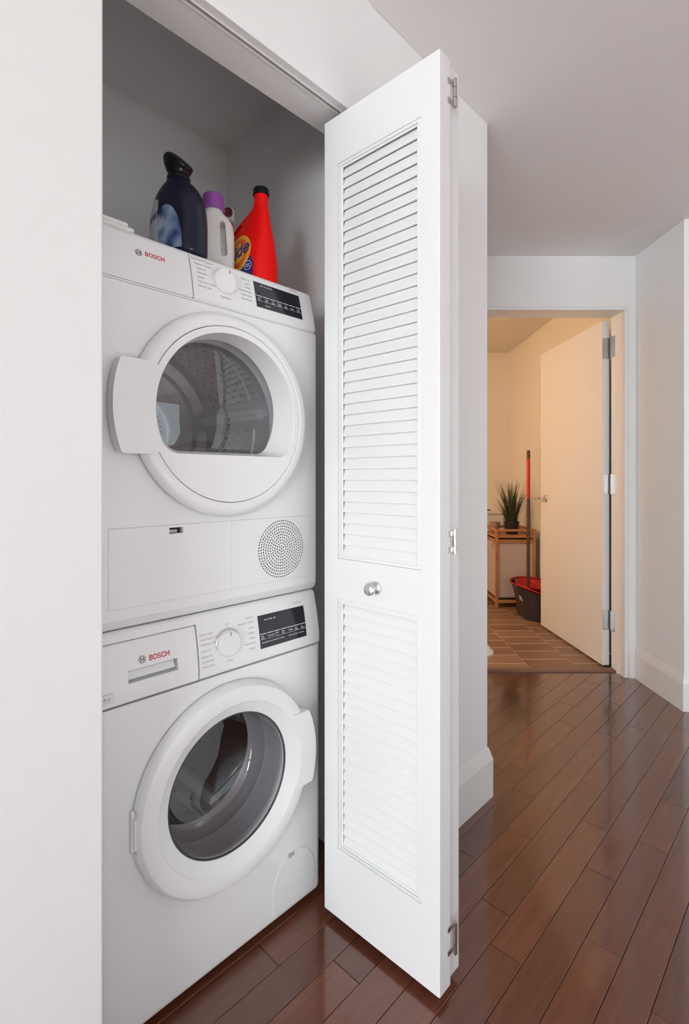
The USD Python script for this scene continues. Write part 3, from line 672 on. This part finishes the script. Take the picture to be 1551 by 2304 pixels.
dm.part('water_container', lean(refined(dwr, 0.012), g_dry), 'plastic')
dm.part('panel_strip', lean(box(-0.596, -0.3855, DF + 0.001, DF + 0.026, 1.5662, 1.5698), g_dry), 'plastic2', smooth=False)
dm.part('emblem', lean(emblem(-0.5068, 1.6395, 0.0075, DF - 0.0005), g_dry), 'dark_print', smooth=False)
dm.part('brand_lettering', lean(refined(text_y('BOSCH', -0.4935, 1.6372, 0.0095, DF - 0.0003, bold=True, width=0.044), 0.01), g_dry), 'red_print', smooth=False)
DKZ = 1.6345; yk = float(DF + g_dry(np.array(DKZ)))
kn = lathe([(0.0, -0.0125), (0.027, -0.0122), (0.0295, -0.0105), (0.031, -0.003), (0.0315, 0.006)], 'y', (SC, yk, DKZ), 64)
kp = dm.part('dial', kn, 'plastic')
dm.part('dial_ring', lathe([(0.0312, yk - 0.0012), (0.0322, yk - 0.0016), (0.0328, yk + 0.0)], 'y', (SC, 0, DKZ), 64), 'plastic2', parent=kp)
dm.part('pointer', Manifold.cube((0.0013, 0.0011, 0.008)).translate((SC + 0.0075, yk - 0.0131, DKZ + 0.0185)), 'dark_print', smooth=False, parent=kp)
dl = [('Automatic Programs', LX - 0.010, 1.6700, 'l', 'legend'), ('Regular / Cotton', LX - 0.004, 1.6590, 'l', 'legend'), ('Less Dry', LX, 1.6475, 'l', 'legend'), ('Delicates', LX, 1.6370, 'l', 'legend'), ('Heavy', LX, 1.6260, 'l', 'legend'), ('Extra Dry Towels', LX, 1.6150, 'l', 'legend'), ('Mixed Load', LX, 1.6040, 'l', 'legend'),
      ('Quick 40', RX, 1.6595, 'r', 'legend'), ('Jeans', RX, 1.6480, 'r', 'legend'), ('Bulky', RX, 1.6375, 'r', 'legend'), ('Timed Warm', RX, 1.6265, 'r', 'legend'), ('Timed Cold', RX, 1.6155, 'r', 'legend'), ('Wool Finish', RX, 1.6045, 'r', 'legend'), ('Synthetics', SC, 1.5925, 'c', 'legend')]
for m, g in legends(dl, DF - 0.0003, g_dry, 0.0044):
    dm.part('program_lettering', g, m, smooth=False)
display(dm, -0.2075, -0.0555, 1.5965, 1.6650, DF, g_dry,
        [('Start  On  Opt  Set', 0.12, 0.86, 0.0034), ('Finish', 0.03, 0.33, 0.0028), ('in', 0.05, 0.27, 0.0028), ('Time', 0.19, 0.33, 0.0028), ('Dry', 0.19, 0.27, 0.0028), ('Dry', 0.33, 0.33, 0.0028), ('Level', 0.32, 0.27, 0.0028), ('Wrinkle', 0.45, 0.33, 0.0028), ('Guard', 0.46, 0.27, 0.0028), ('Low', 0.61, 0.33, 0.0028), ('Heat', 0.61, 0.27, 0.0028), ('Signal', 0.74, 0.30, 0.0028), ('Child', 0.89, 0.33, 0.0028), ('Lock', 0.89, 0.27, 0.0028), ('Dryness', 0.17, 0.09, 0.0034)])
dm.part('model_lettering', lean(refined(text_y('300 Series', -0.088, 1.6725, 0.0042, DF - 0.0003), 0.01), g_dry), 'legend', smooth=False)
# door: outer ring with grip, inner disc with the window funnel
ring = lathe([(0.2060, 0.0), (0.2064, -0.0135), (0.2085, -0.0155), (0.222, -0.0155), (0.232, -0.0105), (0.2378, -0.003), (0.2395, 0.002), (0.2385, 0.0045), (0.2060, 0.0055), (0.2060, 0.0)], 'y', (DCX, 0, DCZ), 128)
dp = dm.part('door', ring, 'plastic')
dm.part('door_gasket', lathe([(0.206, 0.0056), (0.231, 0.0056), (0.231, 0.0118), (0.206, 0.0118)], 'y', (DCX, 0, DCZ), 96), 'darkgrey', parent=dp)
gp = Point(DCX, DCZ).buffer(0.2835, 96).intersection(sbox(-0.62, 1.213, -0.46, 1.404)).difference(Point(DCX, DCZ).buffer(0.2085, 64))
gs = solid(extrude_y(gp.buffer(-0.008).buffer(0.008), -0.0265, 0.0))
dm.part('door_grip', gs, 'plastic', parent=dp, label='raised white grip on the left of the door')
disc = Point(DCX, DCZ).buffer(0.2049, 96).difference(Dfront)
dm.part('door_disc', extrude_y(disc, -0.0135, -0.003), 'plastic', smooth=False, parent=dp)
A, B = polar(Dfront), polar(Dback); N = len(A); rows = []
for k, (u, y) in enumerate(((0.0, -0.0135), (0.06, -0.0115), (0.20, 0.000), (0.45, 0.016), (0.72, 0.031), (0.92, 0.041), (1.0, 0.0455))):
    C = A * (1 - u) + B * u; rows.append(np.column_stack([C[:, 0], np.full(N, y), C[:, 1]]))
v = np.vstack(rows); K = len(rows); i, j = np.meshgrid(np.arange(K - 1), np.arange(N), indexing='ij'); j2 = (j + 1) % N
q4 = np.stack([i * N + j, (i + 1) * N + j, (i + 1) * N + j2, i * N + j2], -1).reshape(-1, 4)
dm.part('window_funnel', (v, q4), 'plastic', smooth=40, parent=dp)
bulge = []
for u, y in ((1.0, 0.0455), (0.9, 0.043), (0.7, 0.0395), (0.4, 0.0365), (0.0, 0.0355)):
    C = np.array([DCX, 1.335]) + (B - np.array([DCX, 1.335])) * max(u, 1e-3); bulge.append(np.column_stack([C[:, 0], np.full(N, y), C[:, 1]]))
v = np.vstack(bulge); K = len(bulge); i, j = np.meshgrid(np.arange(K - 1), np.arange(N), indexing='ij'); j2 = (j + 1) % N
q4 = np.stack([i * N + j, (i + 1) * N + j, (i + 1) * N + j2, i * N + j2], -1).reshape(-1, 4)
dm.part('window_glass', (v, q4), 'dryglass', smooth=60, parent=dp, label='dark tinted window of the door')
# condenser flap latch and vent
dm.part('flap_latch', join(rbox(-0.4435, -0.4225, DF + 0.004, DF + 0.014, 1.042, 1.0505, 0.002, 8)), 'chrome', label='small chrome latch')
dm.part('latch_recess', box(-0.4440, -0.4115, DF + 0.0145, DF + 0.0164, 1.0415, 1.0545), 'hole', smooth=False)
VR, vc = 0.0785, (-0.130, 0.978)
plate = cyl(VR, 'y', DF, DF + 0.003, *vc, 96)
pts = [(0.0, 0.0)]
for k in range(1, 11):
    n = int(round(6.5 * k)); r = 0.00735 * k
    pts += [(r * math.cos(2 * math.pi * i / n + 0.37 * k), r * math.sin(2 * math.pi * i / n + 0.37 * k)) for i in range(n)]
holes = Manifold.batch_boolean([cyl(0.0023, 'y', DF - 0.01, DF + 0.02, vc[0] + a, vc[1] + b, 8) for a, b in pts], m3.OpType.Add)
vp = dm.part('vent_grille', plate - holes, 'plastic2', smooth=False, label='round perforated vent')
dm.part('vent_cavity', cyl(VR - 0.0005, 'y', DF + 0.0055, DF + 0.0065, *vc, 64), 'hole', smooth=False, parent=vp)
# inside
dm.part('bulkhead', lathe([(0.204, DF + 0.005), (0.2065, 0.06), (0.190, 0.078), (0.186, 0.088), (0.200, 0.094), (0.262, 0.10)], 'y', (DCX, 0, DCZ), 96), 'lifter', smooth=50)
dd = dm.part('drum', lathe([(0.262, 0.098), (0.264, 0.12), (0.264, 0.26), (0.259, 0.265), (0.259, 0.275), (0.264, 0.28), (0.264, 0.50), (0.250, 0.520), (0.215, 0.522), (0.205, 0.535), (0.170, 0.535), (0.160, 0.520), (0.12, 0.516), (0.105, 0.528), (0.0, 0.528)], 'y', (DCX, 0, DCZ), 96), 'zinc', smooth=40)
for k in range(3):
    a = 80 + 120 * k
    lf = Manifold.hull_points(np.array([(x, y, z) for y, k2 in ((0.13, 0.6), (0.16, 1), (0.47, 1), (0.50, 0.6)) for x, z in ((-0.045 * k2, 0.263), (0.045 * k2, 0.263), (-0.014 * k2, 0.212), (0.014 * k2, 0.212))]))
    dm.part('drum_lifter', lf.rotate((0, a, 0)).translate((DCX, 0, DCZ)), 'lifter', parent=dd)
dots = []
def disc_dot(c, e1, e2, r):
    return np.array([c + r * (math.cos(q_) * e1 + math.sin(q_) * e2) for q_ in np.linspace(0, 2 * np.pi, 6, endpoint=False)])
for r, n in ((0.03, 10), (0.045, 16), (0.06, 22), (0.075, 28), (0.09, 34)):
    for i in range(n):
        a = 2 * math.pi * i / n; dots.append(disc_dot(np.array([DCX + r * math.cos(a), 0.5272, DCZ + r * math.sin(a)]), np.array([1.0, 0, 0]), np.array([0, 0, 1.0]), 0.0042))
for i in range(44):
    for j in range(8):
        a = 2 * math.pi * (i + 0.5 * (j % 2)) / 44; y = 0.30 + j * 0.024
        dots.append(disc_dot(np.array([DCX + 0.2632 * math.cos(a), y, DCZ + 0.2632 * math.sin(a)]), np.array([-math.sin(a), 0, math.cos(a)]), np.array([0, 1.0, 0]), 0.0045))
dm.part('perforation', (np.vstack(dots), np.vstack([fan + 6 * i for i in range(len(dots))])), 'hole', smooth=False, kind='stuff', parent=dd)

# ------------------------------------------------------------------ bottles on the dryer
TOP = 1.687
def wrap(mesh2d, fn, size=0.006):
    """flat (u, v, depth) geometry laid onto a surface fn(u, v) -> point, normal"""
    v, f = refined(mesh2d, size)
    p, n = fn(v[:, 0], v[:, 1])
    return p + n * (v[:, 2:3] + 0.0003), f
def flat(poly, depth=0.0004):
    out = []
    for g in getattr(poly, 'geoms', [poly]):
        m = trimesh.creation.extrude_polygon(g, depth, engine='earcut'); out.append((np.array(m.vertices), np.array(m.faces)))
    return join(*out)
def side_surface(sections, sign):
    """the wide face (sign * y) of a lofted bottle as fn(x, z)"""
    S = np.array(sections)
    def pos(x, z):
        cx, cy, a, b, e = (np.interp(z, S[:, 0], S[:, k]) for k in range(1, 6))
        u = np.clip(abs((x - cx) / a), 0, 0.999)
        return np.column_stack([x, cy + sign * b * (1 - u ** e) ** (1 / e), z])
    def fn(x, z):
        p = pos(x, z); h = 1e-4
        n = np.cross(pos(x + h, z) - p, pos(x, z + h) - p); n /= np.linalg.norm(n, axis=1)[:, None] + 1e-12
        n *= np.sign(n[:, 1:2] * sign + 1e-9)
        return p, n
    return fn

# fabric softener
fs_rz = -29
S = smooth_sections([(0.0, 0, 0, 0.068, 0.042, 2.6), (0.008, 0, 0, 0.074, 0.047, 2.6), (0.07, 0, 0, 0.075, 0.048, 2.5), (0.115, 0, 0, 0.071, 0.047, 2.4), (0.145, 0, 0, 0.061, 0.044, 2.3), (0.168, 0, 0, 0.046, 0.037, 2.2), (0.183, 0, 0, 0.031, 0.029, 2.0), (0.192, 0, 0, 0.026, 0.026, 2.0), (0.196, 0, 0, 0.025, 0.025, 2.0)])
fs = Thing('softener_bottle', 'dark navy fabric softener bottle with a flared black cap and pale label on the dryer', 'bottle', W(-0.372, 0.105, TOP), fs_rz, group=None)
bdy = fs.part('bottle_body', loft(S, 64), 'navy', smooth=40)
cap = loft(smooth_sections([(0.190, 0, 0, 0.0275, 0.0275, 2), (0.197, 0, 0, 0.0275, 0.0275, 2), (0.203, 0, 0, 0.024, 0.024, 2), (0.212, -0.001, 0, 0.0275, 0.026, 2.2), (0.226, -0.002, 0, 0.0345, 0.029, 2.4), (0.234, -0.002, 0, 0.0355, 0.029, 2.5), (0.243, -0.002, 0, 0.030, 0.026, 2.4), (0.250, -0.003, 0, 0.017, 0.016, 2.2), (0.252, -0.003, 0, 0.005, 0.005, 2.0)], 4), 40)
cv = va(cap)[0]; cv[:, 2] += np.clip(cv[:, 2] - 0.205, 0, None) * (-0.55) * cv[:, 0] / 0.034
fs.part('cap', (cv, va(cap)[1]), 'black', smooth=40, label='flared black measuring cap')
ff = side_surface(S, -1)
arch = affinity.scale(Point(0.008, 0.02).buffer(1.0, 48), 0.044, 0.092).intersection(sbox(-0.02, 0.008, 0.075, 0.2))
fs.part('label', wrap(flat(arch), ff), 'label_blue', smooth=False, parent=bdy)
arch2 = affinity.scale(Point(-0.030, 0.03).buffer(1.0, 48), 0.036, 0.105).intersection(sbox(-0.068, 0.008, -0.018, 0.2))
fs.part('label', wrap(flat(arch2), ff), 'label_grey', smooth=False, parent=bdy)
tx = meshkit.text_mesh('Downy', 0.020, 0.0008); tv = np.array(tx.vertices); tv[:, 0] = -0.062 + tv[:, 0] * 0.062 / tv[:, 0].max(); tv[:, 1] = 0.078 + tv[:, 1] + 0.25 * (tv[:, 0] + 0.062)
fs.part('label_lettering', wrap((tv, np.array(tx.faces)), ff), 'navy', smooth=False, parent=bdy)

# white detergent bottle with purple cap
wb = Thing('detergent_bottle', 'white plastic jug with a purple screw cap and side handle on the dryer', 'bottle', W(-0.227, 0.175, TOP), RZ - 32)
S = smooth_sections([(0.0, 0, 0, 0.044, 0.030, 3), (0.006, 0, 0, 0.049, 0.035, 3), (0.12, 0, 0, 0.050, 0.036, 3), (0.150, 0, 0, 0.048, 0.034, 2.8), (0.172, -0.003, 0, 0.042, 0.031, 2.5), (0.186, -0.006, 0, 0.032, 0.028, 2.2), (0.193, -0.006, 0, 0.027, 0.027, 2.0), (0.200, -0.006, 0, 0.026, 0.026, 2.0)])
hole = Manifold.batch_hull([cyl(0.009, 'y', -0.1, 0.1, 0.022, 0.075, 24), cyl(0.007, 'y', -0.1, 0.1, 0.018, 0.152, 24)])
wbb = solid(loft(S, 56)) - hole
wbb = wbb.refine_to_length(0.006)
bb = wb.part('bottle_body', wbb, 'bottle_white', smooth=40)
wb.part('grip_recess', Manifold.batch_hull([cyl(0.010, 'y', -0.005, 0.005, 0.022, 0.075, 24), cyl(0.008, 'y', -0.005, 0.005, 0.018, 0.152, 24)]), 'bottle_white', smooth=False, parent=bb)
wb.part('cap', join(lathe([(0.0, 0.240), (0.0255, 0.2395), (0.0275, 0.237), (0.0285, 0.206), (0.031, 0.204), (0.031, 0.196), (0.0, 0.196)], 'z', (-0.006, 0, 0), 48)), 'purple', label='purple screw cap')

# red detergent bottle: long axis runs into the closet, spout end towards the room
rb = closet_thing('detergent_bottle', 'large bright red detergent bottle with black spout ring and round logo, rightmost on the dryer', 'bottle', base=(-0.118, 0.165, TOP))
keys = []
for z, ta, tb, b_, e in ((0.0, 0.082, 0.252, 0.044, 3.2), (0.006, 0.076, 0.260, 0.0495, 3.2), (0.06, 0.075, 0.262, 0.050, 3.0), (0.105, 0.077, 0.262, 0.0455, 2.8), (0.15, 0.082, 0.258, 0.038, 2.6), (0.178, 0.086, 0.240, 0.032, 2.5), (0.200, 0.089, 0.205, 0.0265, 2.4), (0.216, 0.092, 0.165, 0.0225, 2.2), (0.228, 0.095, 0.142, 0.0205, 2.0), (0.262, 0.098, 0.136, 0.019, 2.0)):
    keys.append((z, (ta + tb) / 2, 0.0, (tb - ta) / 2, b_, e))
S = smooth_sections(keys, 4)
lb = loft(S, 64)                                       # x is the long axis here; turn it onto t
def turn(mesh):
    v, f = va(mesh); return np.column_stack([-0.118 - v[:, 1], v[:, 0], v[:, 2] + TOP]), f
hole = Manifold.batch_hull([cyl(0.010, 'y', -0.1, 0.1, 0.222, 0.150, 24), cyl(0.008, 'y', -0.1, 0.1, 0.175, 0.183, 24)])
rbb = (solid(lb) - hole).refine_to_length(0.008)
rp = rb.part('bottle_body', turn(rbb), 'red_plastic', smooth=40)
rb.part('spout_ring', turn(lathe([(0.0, 0.281), (0.020, 0.280), (0.0222, 0.277), (0.0225, 0.263), (0.021, 0.261), (0.0, 0.261)], 'z', (0.117, 0, 0), 40)), 'black', label='black spout ring')
ff = side_surface(S, 1)
lc = (0.158, 0.098)
for r, m in ((0.052, 'yellow'), (0.041, 'orange'), (0.029, 'yellow')):
    k = 0.0003 * (1 if r > 0.05 else 2 if r > 0.03 else 3)
    rb.part('logo', turn(wrap(flat(affinity.scale(Point(*lc).buffer(r, 48), 0.95, 1.0), 0.0003 + k), ff)), m, smooth=False, parent=rp)
tx = meshkit.text_mesh('Tide', 0.034, 0.0018, True); tv = np.array(tx.vertices); tv[:, 0] *= 0.088 / tv[:, 0].max(); tv[:, 1] += 0.22 * tv[:, 0]
tv[:, 0] = lc[0] + 0.044 - tv[:, 0]; tv[:, 1] += lc[1] - 0.022
rb.part('logo_lettering', turn(wrap((tv, np.array(tx.faces)[:, ::-1]), ff)), 'blue', smooth=False, parent=rp)
lowl = Polygon([(0.100, 0.012), (0.225, 0.008), (0.225, 0.040), (0.160, 0.043), (0.125, 0.062), (0.106, 0.080), (0.097, 0.060)])
rb.part('label', turn(wrap(flat(lowl, 0.0005), ff)), 'blue', smooth=False, parent=rp)
rb.part('label', turn(wrap(flat(Point(0.115, 0.055).buffer(0.013).difference(Point(0.115, 0.055).buffer(0.0115)).union(sbox(0.108, 0.056, 0.122, 0.058)).union(sbox(0.108, 0.051, 0.122, 0.053)), 0.0011), ff)), 'white_print', smooth=False, parent=rp)

# spray bottle behind
sp = closet_thing('spray_bottle', 'small white spray bottle with a round dark red nozzle, half hidden behind the red bottle', 'bottle', base=(-0.078, 0.335, TOP))
def lo(mesh, at=(-0.078, 0.335)):
    v, f = va(mesh); return v + np.array([at[0], at[1], TOP]), f
sp.part('bottle_body', lo(loft(smooth_sections([(0, 0, 0, 0.036, 0.036, 2.2), (0.006, 0, 0, 0.040, 0.040, 2.2), (0.15, 0, 0, 0.040, 0.040, 2.2), (0.19, 0, 0, 0.028, 0.028, 2), (0.215, 0, 0, 0.014, 0.014, 2), (0.275, 0, 0, 0.013, 0.013, 2)]), 40)), 'red_plastic', smooth=40)
hd = rbox(-0.017, 0.017, -0.03, 0.03, 0.270, 0.312, 0.008, 12).rotate((0, 0, -38))
sp.part('spray_head', lo(hd), 'bottle_white')
sp.part('nozzle', lo(cyl(0.013, 'y', -0.038, -0.022, 0.0, 0.293, 32).rotate((0, 0, -38))), 'maroon', label='round dark red nozzle')

# folded cloth at the left
cl = closet_thing('folded_cloth', 'folded white cloth at the left end of the dryer top', 'cloth', base=(-0.55, 0.12, TOP))
lay = []
for k in range(2):
    m = rbox(-0.590 + 0.004 * k, -0.505 - 0.012 * k, 0.045 + 0.004 * k, 0.20, TOP + 0.010 * k, TOP + 0.010 * (k + 1) + 0.001, 0.0045, 12).refine_to_length(0.012)
    v, f = va(m); v = v.copy(); v[:, 2] += 0.006 * (meshkit.noise(v * 28.0, 3) - 0.5) * (v[:, 2] > TOP + 0.004); lay.append((v, f))
cl.part('fold', lay[0], 'cloth', smooth=60); cl.part('fold', lay[1], 'cloth', smooth=60)

# ------------------------------------------------------------------ bathroom things
# bamboo laundry cart
CX0, CX1, CY0, CY1 = 1.356, 1.717, 4.58, 4.985
ct = Thing('laundry_cart', 'bamboo laundry cart with pale canvas bags and a railed tray top', 'cart', (1.5365, 4.7825, 0), 0, (1.5365, 4.7825, 0))
for x in (CX0, CX1 - 0.024):
    for y in (CY0, CY1 - 0.024):
        ct.part('post', rbox(x, x + 0.024, y, y + 0.024, 0, 0.707, 0.002, 6), 'bamboo')
def rails(z0, z1, inset=0.003):
    for y in (CY0, CY1 - 0.024):
        ct.part('rail', rbox(CX0 + 0.0245, CX1 - 0.0245, y + inset, y + 0.024 - inset, z0, z1, 0.002, 6), 'bamboo')
    for x in (CX0, CX1 - 0.024):
        ct.part('rail', rbox(x + inset, x + 0.024 - inset, CY0 + 0.0245, CY1 - 0.0245, z0, z1, 0.002, 6), 'bamboo')
rails(0.684, 0.706); rails(0.628, 0.650); rails(0.580, 0.612); rails(0.043, 0.070)
n = 9
for i in range(n):
    x0 = CX0 + 0.026 + i * (CX1 - CX0 - 0.052) / n
    ct.part('slat', rbox(x0 + 0.0013, x0 + (CX1 - CX0 - 0.052) / n - 0.003, CY0 + 0.0245, CY1 - 0.0245, 0.634, 0.645, 0.0015, 6), 'bamboo')
bag = rbox(CX0 + 0.012, CX1 - 0.012, CY0 + 0.010, CY1 - 0.010, 0.085, 0.600, 0.014, 12)
bag = (bag - box(CX0 + 0.018, CX1 - 0.018, CY0 + 0.016, CY1 - 0.016, 0.095, 0.7)).refine_to_length(0.03)
v, f = va(bag); v = v.copy()
w = meshkit.fbm(v * np.array([9, 9, 4.0]), 3, 5) - 0.5
v[:, 0] += 0.006 * w * (abs(v[:, 0] - 1.5365) > 0.12); v[:, 1] += 0.005 * w * (abs(v[:, 1] - 4.7825) > 0.12) + 0.004
bp = ct.part('laundry_bag', (v, f), 'canvas', smooth=50, label='pale canvas bag')
for x in (CX0 - 0.006, ):
    ct.part('bag_tie', tube([(x, 4.63, 0.60), (x - 0.008, 4.64, 0.575), (x - 0.004, 4.655, 0.55), (x + 0.004, 4.66, 0.53)], 0.005), 'canvas', parent=bp)

# potted grass
pt = Thing('potted_grass', 'spiky green ornamental grass in a black pot on the cart', 'plant', (1.555, 4.75, 0.6455), 0)
pt.part('pot', lathe([(0.0, 0.0), (0.050, 0.0), (0.053, 0.003), (0.066, 0.10), (0.068, 0.116), (0.063, 0.117), (0.060, 0.100), (0.0, 0.098)], 'z', (0, 0, 0), 36), 'pot')
pt.part('soil', cyl(0.0600, 'z', 0.097, 0.101, 0, 0, 24), 'soil')
bl = []
R = random.Random(11)
for i in range(190):
    a = R.uniform(0, 2 * math.pi); r0 = 0.045 * math.sqrt(R.random()); L = R.uniform(0.20, 0.44) * (1.0 if R.random() > 0.25 else 0.75)
    tilt = abs(R.gauss(0, 0.30)) + 0.04; bend = R.uniform(0.0, 0.45); az = a + R.uniform(-0.5, 0.5); tilt = min(tilt, 0.75)
    p = np.array([r0 * math.cos(a), r0 * math.sin(a), 0.095]); w0 = R.uniform(0.0028, 0.0046); side = np.array([-math.sin(az), math.cos(az), 0])
    vv = []; n = 6; ang = tilt * 0.6
    for k in range(n):
        u = k / (n - 1); wd = w0 * (1 - u) ** 0.7 + 0.0004
        dirv = np.array([math.cos(az) * math.sin(ang), math.sin(az) * math.sin(ang), math.cos(ang)])
        nn = np.cross(dirv, side)
        vv += [p - side * wd, p + side * wd, p + nn * wd * 0.5]
        p = p + dirv * L / (n - 1); ang += (bend * 0.25 + 0.03)
    vv = np.array(vv); ff_ = []
    for k in range(n - 1):
        for q_ in range(3):
            a0, a1 = 3 * k + q_, 3 * k + (q_ + 1) % 3; ff_ += [(a0, a1, a1 + 3), (a0, a1 + 3, a0 + 3)]
    bl.append((vv, np.array(ff_)))
pt.part('blades', join(*bl), 'grass', smooth=False, kind='stuff')

cj = Thing('jar_candle', 'small brownish frosted jar beside the black pot on the cart', 'jar', (1.438, 4.885, 0.6455), 0)
cj.part('jar', lathe([(0.0, 0.0), (0.038, 0.0), (0.040, 0.003), (0.050, 0.100), (0.047, 0.100), (0.038, 0.012), (0.0, 0.010)], 'z', (0, 0, 0), 40), 'candle')
cj.part('wax', cyl(0.036, 'z', 0.012, 0.05, 0, 0, 24, 0.041), 'bottle_white')

# white drawer unit against the back wall
du = Thing('drawer_unit', 'low white drawer unit against the bathroom back wall behind the cart', 'drawers', (1.27, 5.32, 0), 0, (1.27, 5.32, 0))
du.part('cabinet', join(rbox(0.93, 1.61, 5.16, 5.484, 0.05, 0.80, 0.004, 6), box(0.95, 1.59, 5.18, 5.47, 0.0, 0.05)), 'bottle_white')
du.part('top', rbox(0.92, 1.62, 5.145, 5.486, 0.801, 0.835, 0.004, 6), 'bottle_white')
for k in range(6):
    z0 = 0.07 + k * 0.12
    dq = du.part('drawer', rbox(0.94, 1.60, 5.148, 5.159, z0, z0 + 0.112, 0.004, 6), 'bottle_white')
    du.part('handle', tube([(1.23, 5.146, z0 + 0.085), (1.23, 5.132, z0 + 0.085), (1.31, 5.132, z0 + 0.085), (1.31, 5.146, z0 + 0.085)], 0.004, 8), 'darkgrey', parent=dq)
ba = Thing('black_tray', 'flat black tray on top of the white drawer unit', 'tray', (1.40, 5.25, 0.8355), 0)
ba.part('tray_body', rbox(-0.32, 0.075, -0.09, 0.09, 0.0, 0.008, 0.003, 6), 'pot')

# mop bucket with wringer
BX, BY = 1.598, 4.315
bk = Thing('mop_bucket', 'black oval mop bucket with a red wringer basket', 'bucket', (BX, BY, 0), 0)
def oval(z, a, b, e=2.4, dx=0.0): return (z, dx, 0.0, a, b, e)
outer = loft([oval(0.0, 0.105, 0.185), oval(0.008, 0.118, 0.20), oval(0.10, 0.126, 0.212), oval(0.20, 0.138, 0.226), oval(0.275, 0.150, 0.238)], 72)
inner = loft([oval(0.015, 0.105, 0.188), oval(0.10, 0.119, 0.205), oval(0.20, 0.131, 0.219), oval(0.30, 0.146, 0.234)], 72)
bkm = (solid(outer) - solid(inner)).refine_to_length(0.025)
v, f = va(bkm); v = v.copy()
hi = np.clip(v[:, 2] / 0.275, 0, 1) ** 3
v[:, 2] -= hi * 0.055 * np.clip(-v[:, 1] / 0.238, 0, 1) * np.clip(1 - abs(v[:, 0] + 0.0) / 0.16, 0, 1) ** 0.6
v[:, 0] -= hi * 0.035 * np.clip(-v[:, 0] / 0.15, 0, 1) ** 4
bkp = bk.part('bucket_body', (v, f), 'bucket', smooth=45)
bk.part('rim', tube([(0.152 * math.copysign(abs(math.cos(a)) ** (2 / 2.4), math.cos(a)) - 0.035 * max(0, -math.cos(a)) ** 4, 0.240 * math.copysign(abs(math.sin(a)) ** (2 / 2.4), math.sin(a)), 0.283 - 0.052 * max(0, -math.sin(a)) * max(0, 1 - abs(math.cos(a)))) for a in np.linspace(0, 2 * math.pi, 49)], 0.0065, 8), 'bucket_red', parent=bkp)
wr = solid(loft([oval(0.12, 0.085, 0.10, 2.2), oval(0.20, 0.10, 0.118, 2.2), oval(0.262, 0.128, 0.200, 2.2), oval(0.275, 0.142, 0.226, 2.2)], 56)) - solid(loft([oval(0.13, 0.078, 0.093, 2.2), oval(0.20, 0.094, 0.111, 2.2), oval(0.268, 0.122, 0.190, 2.2), oval(0.30, 0.135, 0.215, 2.2)], 56))
bk.part('wringer', wr, 'bucket_red', smooth=45, label='red wringer basket')
bk.part('badge', Manifold.hull_points(np.array([(-0.1335 - 0.012 * z_, y, 0.15 + z_ * 0.04) for z_ in (0, 1) for y in (-0.11, -0.05)] + [(-0.128 - 0.012 * z_, y, 0.15 + z_ * 0.04) for z_ in (0, 1) for y in (-0.11, -0.05)])), 'legend', smooth=False)

# mop standing in the bucket
mp = Thing('mop', 'mop with red upper handle and brown shaft standing in the bucket', 'mop', (1.575, 4.38, 0.135), 0, (1.575, 4.38, 0.135))
b0, b1 = np.array([1.577, 4.385, 0.16]), np.array([1.622, 4.505, 1.405])
def at(u): return tuple(b0 + (b1 - b0) * u)
def rod(u0, u1, r): return Manifold.batch_hull([Manifold.cylinder(0.001, r, r, 20).translate(at(u0)), Manifold.cylinder(0.001, r, r, 20).translate(at(u1))])
mp.part('shaft', rod(0.0, 0.665, 0.0135), 'brown_metal')
mp.part('grip', rod(0.665, 0.944, 0.0145), 'red_handle', label='red upper handle')
mp.part('grip_end', Manifold.batch_hull([Manifold.cylinder(0.001, 0.0155, 0.0155, 20).translate(at(0.944)), Manifold.sphere(0.0145, 20).translate(at(0.993))]), 'brown_metal')
mp.part('mop_head', join(*[tube([(1.577 + 0.03 * math.cos(a), 4.385 + 0.03 * math.sin(a), 0.20), (1.577 + 0.055 * math.cos(a), 4.385 + 0.06 * math.sin(a), 0.175), (1.577 + 0.066 * math.cos(a + 0.2), 4.385 + 0.075 * math.sin(a + 0.2), 0.150)], [0.008, 0.009, 0.007], 7) for a in np.linspace(0, 2 * math.pi, 14, endpoint=False)], cyl(0.04, 'z', 0.185, 0.212, 1.577, 4.385, 24)), 'canvas', smooth=45)

# flared white foot just inside the doorway
sf = Thing('paper_stand', 'white stand with a flared round foot on the bathroom tiles beside the doorway', 'stand', (0.880, 3.43, 0), 0)
sf.part('foot', lathe([(0.0, 0.072), (0.030, 0.070), (0.060, 0.062), (0.085, 0.045), (0.106, 0.016), (0.116, 0.010), (0.117, 0.0), (0.0, 0.0)], 'z', (0, 0, 0), 48), 'plastic')
sf.part('pole', cyl(0.012, 'z', 0.068, 0.60, 0, 0, 20), 'plastic')
sf.part('arm', tube([(0, 0, 0.60), (-0.03, 0, 0.615), (-0.13, 0, 0.615)], 0.009), 'plastic')
